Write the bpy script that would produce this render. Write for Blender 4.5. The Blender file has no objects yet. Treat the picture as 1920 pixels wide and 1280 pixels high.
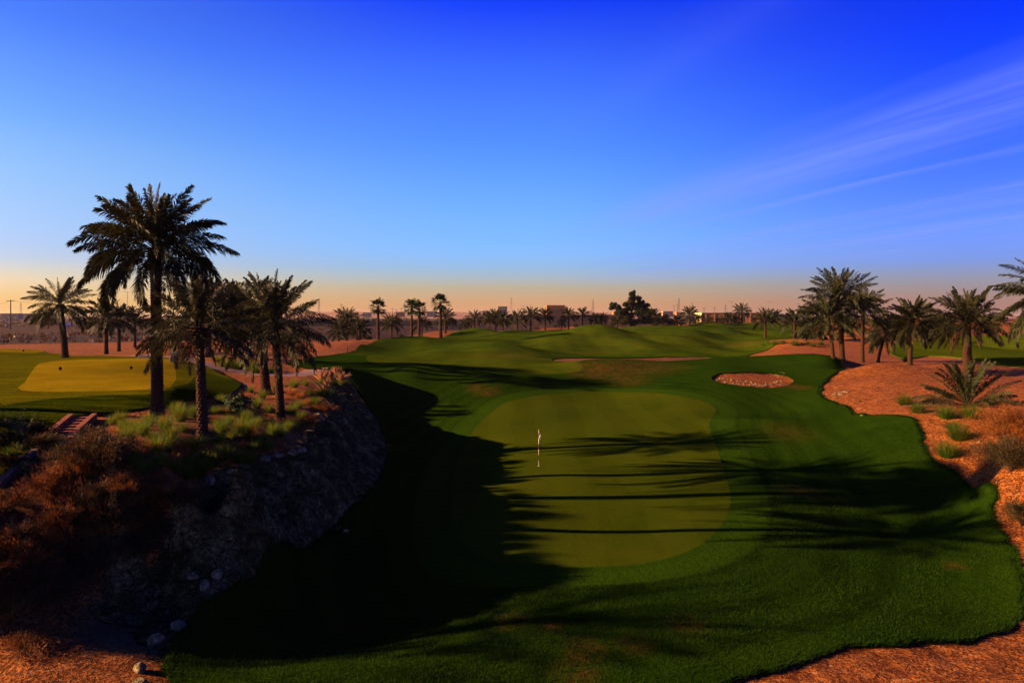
import bpy, bmesh, math, random
import numpy as np
from mathutils import Vector, Matrix, noise as mnoise
from mathutils.geometry import delaunay_2d_cdt

R = math.radians
F, HY, CX, CZ = 1280.0, 595.0, 960.0, 9.0      # focal length in photo pixels, eye-level row, centre column, eye height (m)
scene = bpy.context.scene
COL = scene.collection
PHOTO_W, PHOTO_H = 1920.0, 1280.0

# ------------------------------------------------------------------ helpers
def link(o, parent=None):
    COL.objects.link(o)
    if parent is not None:
        o.parent = parent
    return o

def tag(o, label=None, cat=None, group=None, kind=None):
    if label: o['label'] = label
    if cat: o['category'] = cat
    if group: o['group'] = group
    o['kind'] = kind or o.get('kind') or 'thing'
    return o

def empty(name, loc, rz=0.0):
    o = bpy.data.objects.new(name, None)
    o.empty_display_size = 0.3
    o.location = loc
    o.rotation_euler = (0, 0, rz)
    return link(o)

def np_mesh(name, V, faces, mats, smooth=False, attrs=None):
    """V (n,3); faces: list of (index array (m,k), material slot)"""
    me = bpy.data.meshes.new(name)
    V = np.asarray(V, dtype=np.float32)
    me.vertices.add(len(V))
    me.vertices.foreach_set('co', V.ravel())
    loops, tot, mi = [], [], []
    for f, m in faces:
        f = np.asarray(f, dtype=np.int32)
        if f.size == 0: continue
        loops.append(f.ravel())
        tot.append(np.full(len(f), f.shape[1], dtype=np.int32))
        mi.append(np.full(len(f), m, dtype=np.int32))
    loops = np.concatenate(loops); tot = np.concatenate(tot); mi = np.concatenate(mi)
    start = np.concatenate(([0], np.cumsum(tot)[:-1])).astype(np.int32)
    me.loops.add(len(loops)); me.loops.foreach_set('vertex_index', loops)
    me.polygons.add(len(tot))
    me.polygons.foreach_set('loop_start', start)
    me.polygons.foreach_set('loop_total', tot)
    me.polygons.foreach_set('material_index', mi)
    me.polygons.foreach_set('use_smooth', np.full(len(tot), smooth, dtype=bool))
    for m in mats: me.materials.append(m)
    me.update(calc_edges=True)
    if attrs:
        for k, a in attrs.items():
            at = me.attributes.new(k, 'FLOAT', 'POINT')
            at.data.foreach_set('value', np.asarray(a, dtype=np.float32))
    me.validate()
    return me

class MB:
    """collects simple shapes into one mesh"""
    def __init__(s): s.v = []; s.f = []
    def add(s, vs, fs):
        b = len(s.v); s.v += [tuple(v) for v in vs]; s.f += [tuple(b + i for i in f) for f in fs]; return s
    def box(s, c, d, rz=0.0, taper=1.0):
        cx, cy, cz = c; x, y, z = d[0]/2, d[1]/2, d[2]/2
        ca, sa = math.cos(rz), math.sin(rz); vs = []
        for sz, t in ((-1, 1.0), (1, taper)):
            for sx, sy in ((-1, -1), (1, -1), (1, 1), (-1, 1)):
                px, py = sx*x*t, sy*y*t
                vs.append((cx+px*ca-py*sa, cy+px*sa+py*ca, cz+sz*z))
        return s.add(vs, [(3, 2, 1, 0), (4, 5, 6, 7), (0, 1, 5, 4), (1, 2, 6, 5), (2, 3, 7, 6), (3, 0, 4, 7)])
    def tube(s, pts, rad, seg=8, cap=True):
        pts = [Vector(p) for p in pts]
        if not isinstance(rad, (list, tuple)): rad = [rad]*len(pts)
        rings = []; ref = Vector((0.31, 0.17, 0.93))
        for i, p in enumerate(pts):
            t = (pts[min(i+1, len(pts)-1)] - pts[max(i-1, 0)]).normalized()
            a = t.cross(ref)
            if a.length < 1e-3: a = t.cross(Vector((1, 0, 0)))
            a.normalize(); b = t.cross(a)
            rings.append([p + (a*math.cos(2*math.pi*k/seg) + b*math.sin(2*math.pi*k/seg))*rad[i] for k in range(seg)])
        vs = [v for r in rings for v in r]; fs = []
        for i in range(len(pts)-1):
            for k in range(seg):
                fs.append((i*seg+k, i*seg+(k+1) % seg, (i+1)*seg+(k+1) % seg, (i+1)*seg+k))
        if cap:
            fs.append(tuple(range(seg-1, -1, -1))); fs.append(tuple((len(pts)-1)*seg+k for k in range(seg)))
        return s.add(vs, fs)
    def lathe(s, prof, seg=16, c=(0, 0, 0)):
        vs = []; fs = []
        for r, z in prof:
            for k in range(seg):
                a = 2*math.pi*k/seg; vs.append((c[0]+r*math.cos(a), c[1]+r*math.sin(a), c[2]+z))
        n = len(prof)
        for i in range(n-1):
            for k in range(seg):
                fs.append((i*seg+k, i*seg+(k+1) % seg, (i+1)*seg+(k+1) % seg, (i+1)*seg+k))
        fs.append(tuple(range(seg-1, -1, -1))); fs.append(tuple((n-1)*seg+k for k in range(seg)))
        return s.add(vs, fs)
    def build(s, name, mat, parent=None, bevel=0.0, smooth=False, loc=(0, 0, 0)):
        me = bpy.data.meshes.new(name); me.from_pydata(s.v, [], s.f)
        bm = bmesh.new(); bm.from_mesh(me)
        bmesh.ops.recalc_face_normals(bm, faces=bm.faces)
        if bevel > 0:
            bmesh.ops.bevel(bm, geom=list(bm.edges), offset=bevel, segments=2, affect='EDGES', profile=0.6)
        bm.to_mesh(me); bm.free()
        me.materials.append(mat)
        for p in me.polygons: p.use_smooth = smooth
        o = bpy.data.objects.new(name, me); o.location = loc
        return link(o, parent)

def vnoise(x, y, seed=0):
    """smooth 2-D value noise, roughly -1..1"""
    x = np.asarray(x, dtype=np.float64); y = np.asarray(y, dtype=np.float64)
    xi = np.floor(x).astype(np.int64); yi = np.floor(y).astype(np.int64)
    fx = x-xi; fy = y-yi
    fx = fx*fx*fx*(fx*(fx*6-15)+10); fy = fy*fy*fy*(fy*(fy*6-15)+10)
    def h(a, b):
        n = (a*374761393 + b*668265263 + seed*1442695041) & 0xffffffff
        n = ((n ^ (n >> 13))*1274126177) & 0xffffffff
        return ((n ^ (n >> 16)) & 0xffff)/32767.5-1.0
    return (h(xi, yi)*(1-fx)+h(xi+1, yi)*fx)*(1-fy) + (h(xi, yi+1)*(1-fx)+h(xi+1, yi+1)*fx)*fy

def fbm(x, y, oct=4, seed=0):
    s = 0; a = 1.0; n = 0
    for o in range(oct):
        s = s + a*vnoise(x*2**o, y*2**o, seed+o*17); n += a; a *= 0.5
    return s/n

# ------------------------------------------------------------------ terrain height
# control points of the land: (photo column, photo row, height z) for near ground,
# ('d', column, row, distance) where a distance is known, ('p', x, y, z) in metres
CTRL = [
 # bowl and putting green
 (600,1250,0),(960,1270,-0.1),(1300,1270,.05),(1500,1200,.05),(1700,1165,-.1),(1880,1150,-.2),(1010,1095,0),(1100,1000,.05),
 (1300,1050,.1),(1010,882,.3),(1200,880,.35),(1350,880,.5),(950,800,.7),(1150,800,.8),(1340,788,1.15),(930,760,1.05),
 (1130,740,1.4),(1330,755,1.5),(1500,1100,.0),(1700,1050,-.3),(1880,1040,-.1),(1500,960,.25),(1700,930,.4),(1850,940,1.0),(1800,930,.75),(1790,965,.35),(1835,980,.5),
 (1500,860,.7),(1700,860,1.3),(1540,802,1.45),(1700,785,2.6),(1450,790,1.65),(1600,781,2.0),(1480,762,1.35),(1560,762,1.75),(1410,735,2.0),(1410,700,3.0),
 ('d',1330,690,77),('d',1400,672,85),('d',1500,672,83),('d',1560,676,80),('d',1250,678,84),('d',1100,683,80),
 ('d',1450,674,94),('d',1300,682,95),('d',1550,676,92),
 (800,1240,0),(400,1275,.1),(850,1000,0),(800,880,.1),(740,900,.2),(850,800,.5),(880,755,1.1),(760,800,.4),
 (1350,1290,.1),(1600,1260,.1),(1900,1240,.0),(1500,1400,.2),(960,1500,-0.1),(400,1500,.1),(-200,1500,.4),(2200,1400,.6),
 # fairway shoulder and hills beyond
 ('d',650,690,66),('d',760,697,70),('d',900,706,71),(900,738,1.7),(800,728,2.0),(720,720,2.4),
 ('d',960,690,80),('d',1050,685,82),('d',680,665,104),('d',850,680,90),('d',1000,678,95),('d',1100,674,102),
 ('d',1200,676,107),('d',1200,668,114),('d',1300,672,108),('d',1000,668,108),('d',1080,660,125),
 ('d',760,632,150),('d',700,645,135),('d',820,636,150),('d',890,618,190),('d',850,628,185),('d',960,625,190),
 ('d',880,650,125),('d',960,643,140),('d',1100,640,150),('d',1200,640,150),('d',1180,626,175),('d',1260,617,190),('d',1330,628,180),
 ('d',1360,640,160),('d',1280,616,215),('d',1220,611,225),('d',1100,622,215),('d',1000,621,225),('d',1050,620,240),('d',1150,617,240),
 ('d',1380,608,270),('d',1440,607,280),('d',1320,606,265),('d',1420,630,190),('d',1420,650,140),('d',1440,620,230),('d',780,630,200),
 # left plateau, tee and bank
 (60,735,5),(330,735,5),(60,690,5),(320,680,5),(190,705,5),(190,676,5),(-60,740,4.9),(200,778,4.35),(0,790,4.3),(380,760,4.3),
 (20,850,3.7),(100,860,3.8),(-150,900,3.4),(292,785,4.2),(380,825,4.0),(523,788,3.45),(500,740,4.05),(440,760,4.1),
 (600,700,3.9),(620,735,3.9),(595,780,3.4),(560,825,3.2),(440,885,3.55),(330,905,3.45),(230,930,3.2),(130,960,2.75),(40,1000,2.4),(-150,1010,2.6),
 (640,690,3.75),(690,770,1.5),(700,850,1.0),(660,880,1.2),(600,900,1.9),(500,950,1.6),(400,1010,1.2),(300,1060,.9),(150,1090,1.1),(0,1120,1.25),(-150,1120,1.6),
 (730,830,.3),(718,890,.25),(640,980,.22),(560,1035,.2),(480,1085,.2),(400,1140,.22),(320,1210,.22),(200,1200,.4),(60,1230,.55),(-150,1200,.8),(150,1280,.35),
 (400,715,4.25),(430,700,4.1),(560,695,3.85),('d',450,680,66),('d',550,680,72),('d',360,668,78),('d',600,665,92),
 # left plain
 ('d',30,658,84),('d',70,671,76),('d',130,668,80),('d',-200,658,84),('d',-200,690,60),('d',400,650,115),('d',600,645,120),('d',200,650,115),('d',0,645,130),('d',-300,645,130),
 ('d',640,640,140),('d',300,630,180),('d',0,628,190),('d',600,626,205),('d',800,624,218),('d',-300,626,200),
 # right mounds
 (1545,735,2.2),(1622,778,2.1),(1575,694,2.9),(1560,712,2.5),('d',1640,681,75),('d',1700,686,73),('d',1750,696,71),(1800,712,3.2),(1720,722,3.0),(1640,712,3.1),(1680,750,2.5),(1600,720,2.75),('d',1640,687,88),('d',1700,688,88),('d',1760,693,86),('d',1820,698,84),
 (1740,742,2.75),(1815,762,3.1),(1750,820,2.1),(1860,905,1.3),(1900,850,2.9),(1920,960,1.0),(1925,1060,.3),(2100,900,2.8),(2100,1000,1.4),(2100,760,3.9),
 ('d',1900,708,72),('d',2000,716,66),('d',1700,676,98),('d',1620,676,96),('d',1780,682,90),('d',1900,690,86),('d',2050,690,86),
 ('d',1800,650,135),('d',1900,650,135),('d',1700,640,140),('d',1800,632,170),('d',1900,626,200),('d',2050,626,200),('d',1850,606,300),('d',1950,604,300),
 ('d',1400,671,110),('d',1450,660,116),('d',1500,652,121),('d',1480,641,128),('d',1560,650,122),('d',1620,650,122),('d',1600,636,140),('d',1540,630,160),('d',1640,664,106),
 ('d',1560,615,250),('d',1650,615,250),('d',1750,615,250),
]
for u in (-0.9, -0.5, 0.0, 0.45, 0.9):
    CTRL += [('p', u*420, 420, 4.6 if u < 0.1 else 6.0), ('p', u*750, 750, 4.2)]
CTRL += [('p', x, 5.0, 0.3) for x in (-6, 0, 6)] + [('p', -24, 14, 1.2), ('p', 26, 14, .8), ('p', -60, 40, 4.0), ('p', 60, 40, 4.0), ('p', -120, 90, 4.2), ('p', 120, 90, 4.0)]

def ctrl_xyz(c):
    if c[0] == 'p': return c[1], c[2], c[3]
    if c[0] == 'd':
        px, py, Y = c[1:]; return (px-CX)/F*Y, Y, CZ-(py-HY)/F*Y
    px, py, z = c; Y = (CZ-z)*F/(py-HY); return (px-CX)/F*Y, Y, z

P = np.array([ctrl_xyz(c) for c in CTRL])
# mounds whose shape is too small for the control points: (photo column, distance, height, half-width across, half-depth)
MOUNDS = [(765,150,3.2,9,14),(890,192,3.6,8.5,9),(1250,190,2.2,18,12),(1130,168,2.2,10,9),(1180,140,1.2,9,8),(960,118,1.0,8,8),(1340,215,1.4,10,10),(1420,86,1.5,13,5.5),(1180,84,.9,12,5),(1665,74,1.5,9,4.5),(1500,49,.5,9,2.4),(1640,47,.45,5,2.2),(700,118,1.0,8,10),(1000,150,-1.0,9,14),(1360,165,-1.2,8,16),(900,92,.7,7,7),(1050,92,-.5,6,8),(1560,57,.7,4,5)]
MXY = [((m[0]-CX)/F*m[1], m[1], m[2], m[3], m[4]) for m in MOUNDS]
def mounds(x, y):
    s = np.zeros_like(x)
    for mx, my, h, a, b in MXY: s = s + h*np.exp(-((x-mx)/a)**2-((y-my)/b)**2)
    roll = fbm(x/19+3, y/44, 2, 71)*2.3*np.clip((y-78)/45, 0, 1)*np.clip((330-y)/60, 0, 1)*np.clip((x+48)/20, 0, 1)
    return s+roll
P[:, 2] -= mounds(P[:, 0], P[:, 1])
def dom(x, y):
    a = np.clip(np.arctan2(x, y), -0.98, 0.98)
    r = np.clip(np.hypot(x, y), 6.0, 900.0)
    return np.stack((a*1.25, np.log(r)), -1)
D = dom(P[:, 0], P[:, 1])
def tps(d):
    return np.where(d > 1e-9, d*d*np.log(np.maximum(d, 1e-9)), 0.0)
n = len(P)
K = tps(np.linalg.norm(D[:, None]-D[None], axis=2)) + np.eye(n)*5e-5
Q = np.concatenate((np.ones((n, 1)), D), 1)
A = np.block([[K, Q], [Q.T, np.zeros((3, 3))]])
W = np.linalg.solve(A, np.concatenate((P[:, 2], np.zeros(3))))
def height(x, y):
    x = np.atleast_1d(np.asarray(x, dtype=np.float64)); y = np.atleast_1d(np.asarray(y, dtype=np.float64))
    out = np.empty(len(x))
    for i in range(0, len(x), 4000):
        d = dom(x[i:i+4000], y[i:i+4000])
        out[i:i+4000] = tps(np.linalg.norm(d[:, None]-D[None], axis=2))@W[:n] + W[n] + d@W[n+1:]
    r = np.hypot(x, y)
    t = np.clip((r-480)/350, 0, 1); t = t*t*(3-2*t)
    und = 0.10*fbm(x/7, y/7, 3, 5)*np.clip(r/40, 0.2, 1)
    return out*(1-t) + 4.2*t + (und+mounds(x, y))*(1-t)
def hz(x, y): return float(height([x], [y])[0])

YS = np.exp(np.linspace(math.log(5.0), math.log(1500.0), 2600))
def unproject(px, py):
    """first point of the land met by the sight line through a photo pixel"""
    x = (px-CX)/F*YS; z = CZ-(py-HY)/F*YS
    below = height(x, YS) >= z
    if not below.any(): return None
    i = int(np.argmax(below))
    Y = YS[i]
    if i:
        a, b = YS[i-1], YS[i]
        for _ in range(6):
            m = 0.5*(a+b)
            if hz((px-CX)/F*m, m) >= CZ-(py-HY)/F*m: b = m
            else: a = m
        Y = b
    return ((px-CX)/F*Y, Y)
def at(px, py=None, Y=None):
    if Y is not None: return ((px-CX)/F*Y, Y)
    r = unproject(px, py)
    if r is None:
        print('NO HIT', px, py); r = ((px-CX)/F*400, 400)
    return r
def ground(px, py=None, Y=None, dz=0.0):
    x, y = at(px, py, Y); return Vector((x, y, hz(x, y)+dz))

# ------------------------------------------------------------------ outlines of the surfaces
def outline(pts, closed=True, step=0.02, ragged=0.0):
    """pixel (px,py) or ('y',px,Y) or ('p',x,y) points -> smooth plan polyline"""
    q = []
    for p in pts:
        if p[0] == 'y': q.append(at(p[1], Y=p[2]))
        elif p[0] == 'p': q.append((p[1], p[2]))
        else: q.append(at(*p))
    q = np.array(q); m = len(q); out = []
    rng = range(m if closed else m-1)
    for i in rng:
        if closed: p0, p1, p2, p3 = q[i-1], q[i], q[(i+1) % m], q[(i+2) % m]
        else: p0, p1, p2, p3 = q[max(i-1, 0)], q[i], q[i+1], q[min(i+2, m-1)]
        L = np.linalg.norm(p2-p1); r = np.hypot(*((p1+p2)/2))
        k = int(np.clip(L/max(step*r, 0.25), 1, 60))
        # centripetal-ish: limit tangents so neighbouring long edges do not overshoot
        t1 = (p2-p0)*0.5; t2 = (p3-p1)*0.5
        for t in (t1, t2):
            l = np.linalg.norm(t)
            if l > L: t *= L/l
        for j in range(k):
            s = j/k; s2 = s*s; s3 = s2*s
            out.append((2*s3-3*s2+1)*p1+(s3-2*s2+s)*t1+(-2*s3+3*s2)*p2+(s3-s2)*t2)
    out = np.array(out)
    if closed and ragged:      # cut edges are never a clean curve
        tn = np.roll(out, -1, 0)-np.roll(out, 1, 0); tn /= np.maximum(np.linalg.norm(tn, axis=1)[:, None], 1e-6)
        w = ragged*(fbm(out[:, 0]*.9, out[:, 1]*.9, 2, 55)+.6*vnoise(out[:, 0]*3.1, out[:, 1]*3.1, 56))
        out = out+np.stack((-tn[:, 1], tn[:, 0]), 1)*w[:, None]
    return out

def inside(poly, x, y):
    c = np.zeros(len(x), dtype=bool)
    xs, ys = poly[:, 0], poly[:, 1]; xe, ye = np.roll(xs, -1), np.roll(ys, -1)
    for x0, y0, x1, y1 in zip(xs, ys, xe, ye):
        if y0 == y1: continue
        k = ((y0 > y) != (y1 > y))
        c ^= k & (x < (x1-x0)*(y-y0)/(y1-y0)+x0)
    return c
def polydist(poly, x, y):
    d = np.full(len(x), 1e9)
    xs, ys = poly[:, 0], poly[:, 1]; xe, ye = np.roll(xs, -1), np.roll(ys, -1)
    for x0, y0, x1, y1 in zip(xs, ys, xe, ye):
        dx, dy = x1-x0, y1-y0; l = dx*dx+dy*dy
        if l == 0: continue
        t = np.clip(((x-x0)*dx+(y-y0)*dy)/l, 0, 1)
        d = np.minimum(d, np.hypot(x-x0-t*dx, y-y0-t*dy))
    return d

O = {}
O['turf'] = outline([('p',-4,3),('p',6,4),(1200,1420),(1370,1281),(1480,1245),(1600,1215),(1750,1205),(1850,1190),(1905,1160),(1918,1125),(1912,1080),
   (1890,1030),(1862,985),(1855,960),(1866,938),(1840,915),(1790,890),(1755,870),(1728,835),(1722,800),(1705,784),(1660,780),(1625,781),
   (1590,768),(1545,748),(1536,733),(1550,712),(1575,695),(1579,685),('y',1562,84),('y',1500,97),('y',1400,104),('y',1385,108),('y',1400,114),
   ('y',1430,123),('y',1455,132),('y',1440,145),('y',1475,150),('y',1520,170),('y',1560,215),('y',1530,290),('y',1440,293),('y',1320,282),('y',1240,246),('y',1150,236),('y',1050,230),('y',960,226),
   ('y',880,212),('y',830,180),('y',760,162),('y',700,138),(668,656),(645,664),(600,670),(548,679),(538,684),(565,690),(605,694),(638,697),
   (660,715),(690,760),(715,800),(731,840),(721,890),(690,930),(640,978),(560,1035),(480,1083),(420,1120),(370,1152),(325,1198),(308,1235),(306,1258),(312,1290),(330,1345),('p',-7,9)], step=.009, ragged=.16)
O['tee_turf'] = outline([(-60,985),(0,905),(45,860),(80,820),(112,790),(180,778),(285,766),(400,746),(440,735),(452,722),(430,710),(400,695),(385,687),(345,674),(290,669.5),(180,668),('y',140,79),('y',110,82),
   (100,664.5),(60,659.5),(0,657),('y',-200,85),('y',-330,84),('y',-330,40),(-300,900)])
O['tee'] = outline([(40,735),(45,722),(65,692),(78,683),(120,678),(240,674),(315,676),(327,690),(330,710),(322,725),(300,733),(150,737)])
O['tee_slope'] = outline([(-200,790),(0,764),(100,751),(200,744),(300,740),(350,724),(372,700),(430,712),(456,722),(440,738),(400,750),(285,770),(180,782),(110,792),(0,806),(-200,840)])
O['tee_far'] = outline([('y',-200,88),('y',-60,88),('y',62,86.5),('y',86,84),('y',60,81),('y',-60,80),('y',-200,80)])
O['far_turf'] = outline([(1668,652),(1690,640),(1740,633),(1830,629),(1920,627),('y',2150,200),('y',2250,90),(1990,693),(1920,690),(1880,687),(1800,672),(1740,668),(1700,674),(1672,665)])
O['green'] = outline([(922,775),(945,758),(985,747),(1040,740),(1110,736),(1190,737),(1260,742),(1312,752),(1341,768),(1335,786),(1330,805),(1342,835),(1356,880),(1370,940),
   (1355,985),(1320,1022),(1270,1046),(1200,1062),(1120,1068),(1020,1068),(940,1062),(880,1035),(850,985),(850,900),(870,840),(895,800)])
O['fairway'] = outline([(700,668),(800,664),(900,664),(1000,672),(1070,678),(1091,686),(1088,697),(1000,703),(900,699),(800,692),(720,686),(690,678)])
O['hill_fairway'] = outline([('y',960,135),('y',1020,150),('y',1100,165),('y',1200,180),('y',1290,178),('y',1350,160),('y',1330,142),('y',1240,128),('y',1120,120),('y',1020,120)])
O['hill_turf'] = outline([('y',560,92),('y',800,104),('y',960,99),('y',1040,112),('y',1200,113),('y',1330,111),('y',1400,118),('y',1700,150),('y',1700,320),('y',560,320)])
O['bunker'] = outline([(1333,711),(1345,703),(1380,699.5),(1440,701),(1475,707),(1488,716),(1472,725),(1440,729.5),(1390,725),(1350,719)], step=.008, ragged=.12)
O['waste_strip'] = outline([('y',1035,99),('y',1100,98),('y',1250,99),('y',1335,104),('y',1320,109.5),('y',1250,111),('y',1150,110),('y',1060,107)])
O['sand_pan'] = outline([('y',1035,232),('y',1100,226),('y',1170,229),('y',1165,245),('y',1100,250),('y',1040,246)])
def ribbon(pts, w):
    c = outline(pts, closed=False)
    t = np.gradient(c, axis=0); t /= np.linalg.norm(t, axis=1)[:, None]; nn = np.stack((-t[:, 1], t[:, 0]), 1)
    return np.concatenate((c+nn*w/2, (c-nn*w/2)[::-1]))
O['path'] = ribbon([('p',-46,84),(350,674),(395,686),(440,695),(500,702),(560,702),(588,697),(592,691)], 2.3)
O['bank'] = outline([(645,697),(655,715),(690,760),(715,800),(731,840),(721,890),(690,930),(640,978),(560,1035),(480,1083),(420,1120),(370,1152),(325,1198),(300,1235),
   (250,1190),(180,1150),(200,1080),(250,1010),(320,940),(400,905),(470,870),(545,838),(590,805),(612,770),(622,735),(632,705)], step=.008, ragged=.4)

ORDER = ['sand_pan','waste_strip','bunker','green','fairway','hill_fairway','tee','tee_far','path','hill_turf','turf','tee_slope','tee_turf','far_turf','bank']   # first match wins
GRASS = {'tee_far', 'tee_slope', 'hill_turf', 'green', 'fairway', 'hill_fairway', 'tee', 'turf', 'tee_turf', 'far_turf'}

# ------------------------------------------------------------------ one triangulation of all the land
def land_points():
    pts = []
    rng = np.random.default_rng(4)
    r = 3.0; k = 0
    while r < 620:
        st = R(0.62) if r > 9 else R(1.6)
        aa = np.arange(-R(50), R(50), st) + (k % 2)*st/2
        rr = r*(1+rng.uniform(-.2, .2, len(aa))*0.012)
        aa = aa + rng.uniform(-.2, .2, len(aa))*st
        pts.append(np.stack((rr*np.sin(aa), rr*np.cos(aa)), 1))
        r *= 1.0125 if r > 9 else 1.05; k += 1
    r = 3.0
    while r < 13000:
        lo = R(50) if r < 620 else 0.0
        aa = np.arange(lo, 2*math.pi-lo, R(9)) if r < 620 else np.arange(0, 2*math.pi, R(5))
        aa = aa[(aa > R(51)) & (aa < 2*math.pi-R(51))] if r < 620 else aa
        pts.append(np.stack((r*np.sin(aa), r*np.cos(aa)), 1))
        r *= 1.22
    # finer points on the rock bank
    b = O['bank']; x0, y0 = b.min(0); x1, y1 = b.max(0)
    gx, gy = np.meshgrid(np.arange(x0, x1, 0.13), np.arange(y0, min(y1, 60), 0.15))
    gx = gx.ravel()+rng.uniform(-.04, .04, gx.size); gy = gy.ravel()+rng.uniform(-.04, .04, gy.size)
    k = inside(b, gx, gy); pts.append(np.stack((gx[k], gy[k]), 1))
    return np.concatenate(pts)

LP = land_points()
cv = [tuple(map(float, p)) for p in LP]; ce = []
for k, o in O.items():
    b = len(cv); m = len(o)
    cv += [tuple(map(float, p)) for p in o]
    ce += [(b+i, b+(i+1) % m) for i in range(m)]
res = delaunay_2d_cdt([Vector(p) for p in cv], ce, [], 0, 1e-5)
TV = np.array([(v[0], v[1]) for v in res[0]]); TF = np.array([f for f in res[2]], dtype=np.int64)
cent = TV[TF].mean(1)
region = np.full(len(TF), -1); todo = np.ones(len(TF), dtype=bool)
for i, k in enumerate(ORDER):
    h = inside(O[k], cent[:, 0], cent[:, 1]) & todo
    if k == 'tee_slope': h &= inside(O['tee_turf'], cent[:, 0], cent[:, 1])
    if k == 'hill_turf': h &= inside(O['turf'], cent[:, 0], cent[:, 1])
    region[h] = i; todo &= ~h
TZ = height(TV[:, 0], TV[:, 1])
rr = np.hypot(TV[:, 0], TV[:, 1])
SDG = polydist(O['green'], TV[:, 0], TV[:, 1]); SDG[inside(O['green'], TV[:, 0], TV[:, 1])] *= -1

# ------------------------------------------------------------------ materials
class NT:
    def __init__(s, name):
        s.m = bpy.data.materials.new(name); s.m.use_nodes = True
        s.t = s.m.node_tree; s.t.nodes.clear()
        s.out = s.new('ShaderNodeOutputMaterial')
    def new(s, typ, **kw):
        nd = s.t.nodes.new(typ)
        for k, v in kw.items():
            if k.startswith('_'): setattr(nd, k[1:], v)
            else: nd.inputs[k].default_value = v
        return nd
    def l(s, a, b): s.t.links.new(a, b)
    def pos(s, scale=(1, 1, 1)):
        g = s.new('ShaderNodeNewGeometry'); mp = s.new('ShaderNodeMapping'); mp.inputs['Scale'].default_value = scale
        s.l(g.outputs['Position'], mp.inputs['Vector']); return mp.outputs[0]
    def obj(s, scale=(1, 1, 1)):
        g = s.new('ShaderNodeTexCoord'); mp = s.new('ShaderNodeMapping'); mp.inputs['Scale'].default_value = scale
        s.l(g.outputs['Object'], mp.inputs['Vector']); return mp.outputs[0]
    def noise(s, vec, scale, detail=3.0, rough=0.6, dist=0.0):
        nd = s.new('ShaderNodeTexNoise'); nd.inputs['Scale'].default_value = scale
        nd.inputs['Detail'].default_value = detail; nd.inputs['Roughness'].default_value = rough; nd.inputs['Distortion'].default_value = dist
        s.l(vec, nd.inputs['Vector']); return nd.outputs['Fac']
    def ramp(s, fac, stops):
        r = s.new('ShaderNodeValToRGB'); e = r.color_ramp.elements
        while len(e) < len(stops): e.new(0.5)
        for i, (p, c) in enumerate(stops):
            e[i].position = p
            e[i].color = tuple(c)+(1,) if not isinstance(c, (int, float)) else (c, c, c, 1)
        s.l(fac, r.inputs['Fac']); return r.outputs['Color']
    def mix(s, fac, a, b, mode='MIX'):
        mx = s.new('ShaderNodeMix'); mx.data_type = 'RGBA'; mx.blend_type = mode
        for sock, v in ((mx.inputs[0], fac), (mx.inputs[6], a), (mx.inputs[7], b)):
            if isinstance(v, bpy.types.NodeSocket): s.l(v, sock)
            elif isinstance(v, (int, float)): sock.default_value = v if sock.type == 'VALUE' else (v, v, v, 1)
            else: sock.default_value = tuple(v)+(1,)
        return mx.outputs[2]
    def math(s, op, a, b=0.0, c=None):
        nd = s.new('ShaderNodeMath'); nd.operation = op
        for i, v in enumerate((a, b, c)):
            if v is None: continue
            if isinstance(v, bpy.types.NodeSocket): s.l(v, nd.inputs[i])
            else: nd.inputs[i].default_value = v
        return nd.outputs[0]
    def attr(s, name):
        a = s.new('ShaderNodeAttribute'); a.attribute_name = name; return a.outputs['Fac']
    def bump(s, h, strength, dist, prev=None):
        b = s.new('ShaderNodeBump'); b.inputs['Strength'].default_value = strength; b.inputs['Distance'].default_value = dist
        s.l(h, b.inputs['Height'])
        if prev is not None: s.l(prev, b.inputs['Normal'])
        return b.outputs[0]
    def surf(s, col, rough=0.9, normal=None, spec=0.1, transl=0.0, tcol=None, metal=0.0):
        p = s.new('ShaderNodeBsdfPrincipled')
        if isinstance(col, bpy.types.NodeSocket): s.l(col, p.inputs['Base Color'])
        else: p.inputs['Base Color'].default_value = tuple(col)+(1,)
        if isinstance(rough, bpy.types.NodeSocket): s.l(rough, p.inputs['Roughness'])
        else: p.inputs['Roughness'].default_value = rough
        p.inputs['Specular IOR Level'].default_value = spec; p.inputs['Metallic'].default_value = metal
        if normal is not None: s.l(normal, p.inputs['Normal'])
        sh = p.outputs[0]
        if transl > 0:
            t = s.new('ShaderNodeBsdfTranslucent'); c = tcol if tcol is not None else col
            if isinstance(c, bpy.types.NodeSocket): s.l(c, t.inputs['Color'])
            else: t.inputs['Color'].default_value = tuple(c)+(1,)
            mx = s.new('ShaderNodeMixShader'); mx.inputs[0].default_value = transl
            s.l(sh, mx.inputs[1]); s.l(t.outputs[0], mx.inputs[2]); sh = mx.outputs[0]
        s.l(sh, s.out.inputs['Surface']); return s.m

def simple(name, col, rough=0.8, var=0.25, scale=6.0, spec=0.2, metal=0.0, bump=0.0):
    b = NT(name); v = b.obj()
    nz = b.noise(v, scale, 4)
    c = b.ramp(nz, [(0.3, tuple(x*(1-var) for x in col)), (0.7, tuple(min(1, x*(1+var)) for x in col))])
    nm = b.bump(b.noise(v, scale*6, 3), bump, 0.02) if bump else None
    return b.surf(c, rough, nm, spec, metal=metal)

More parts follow.
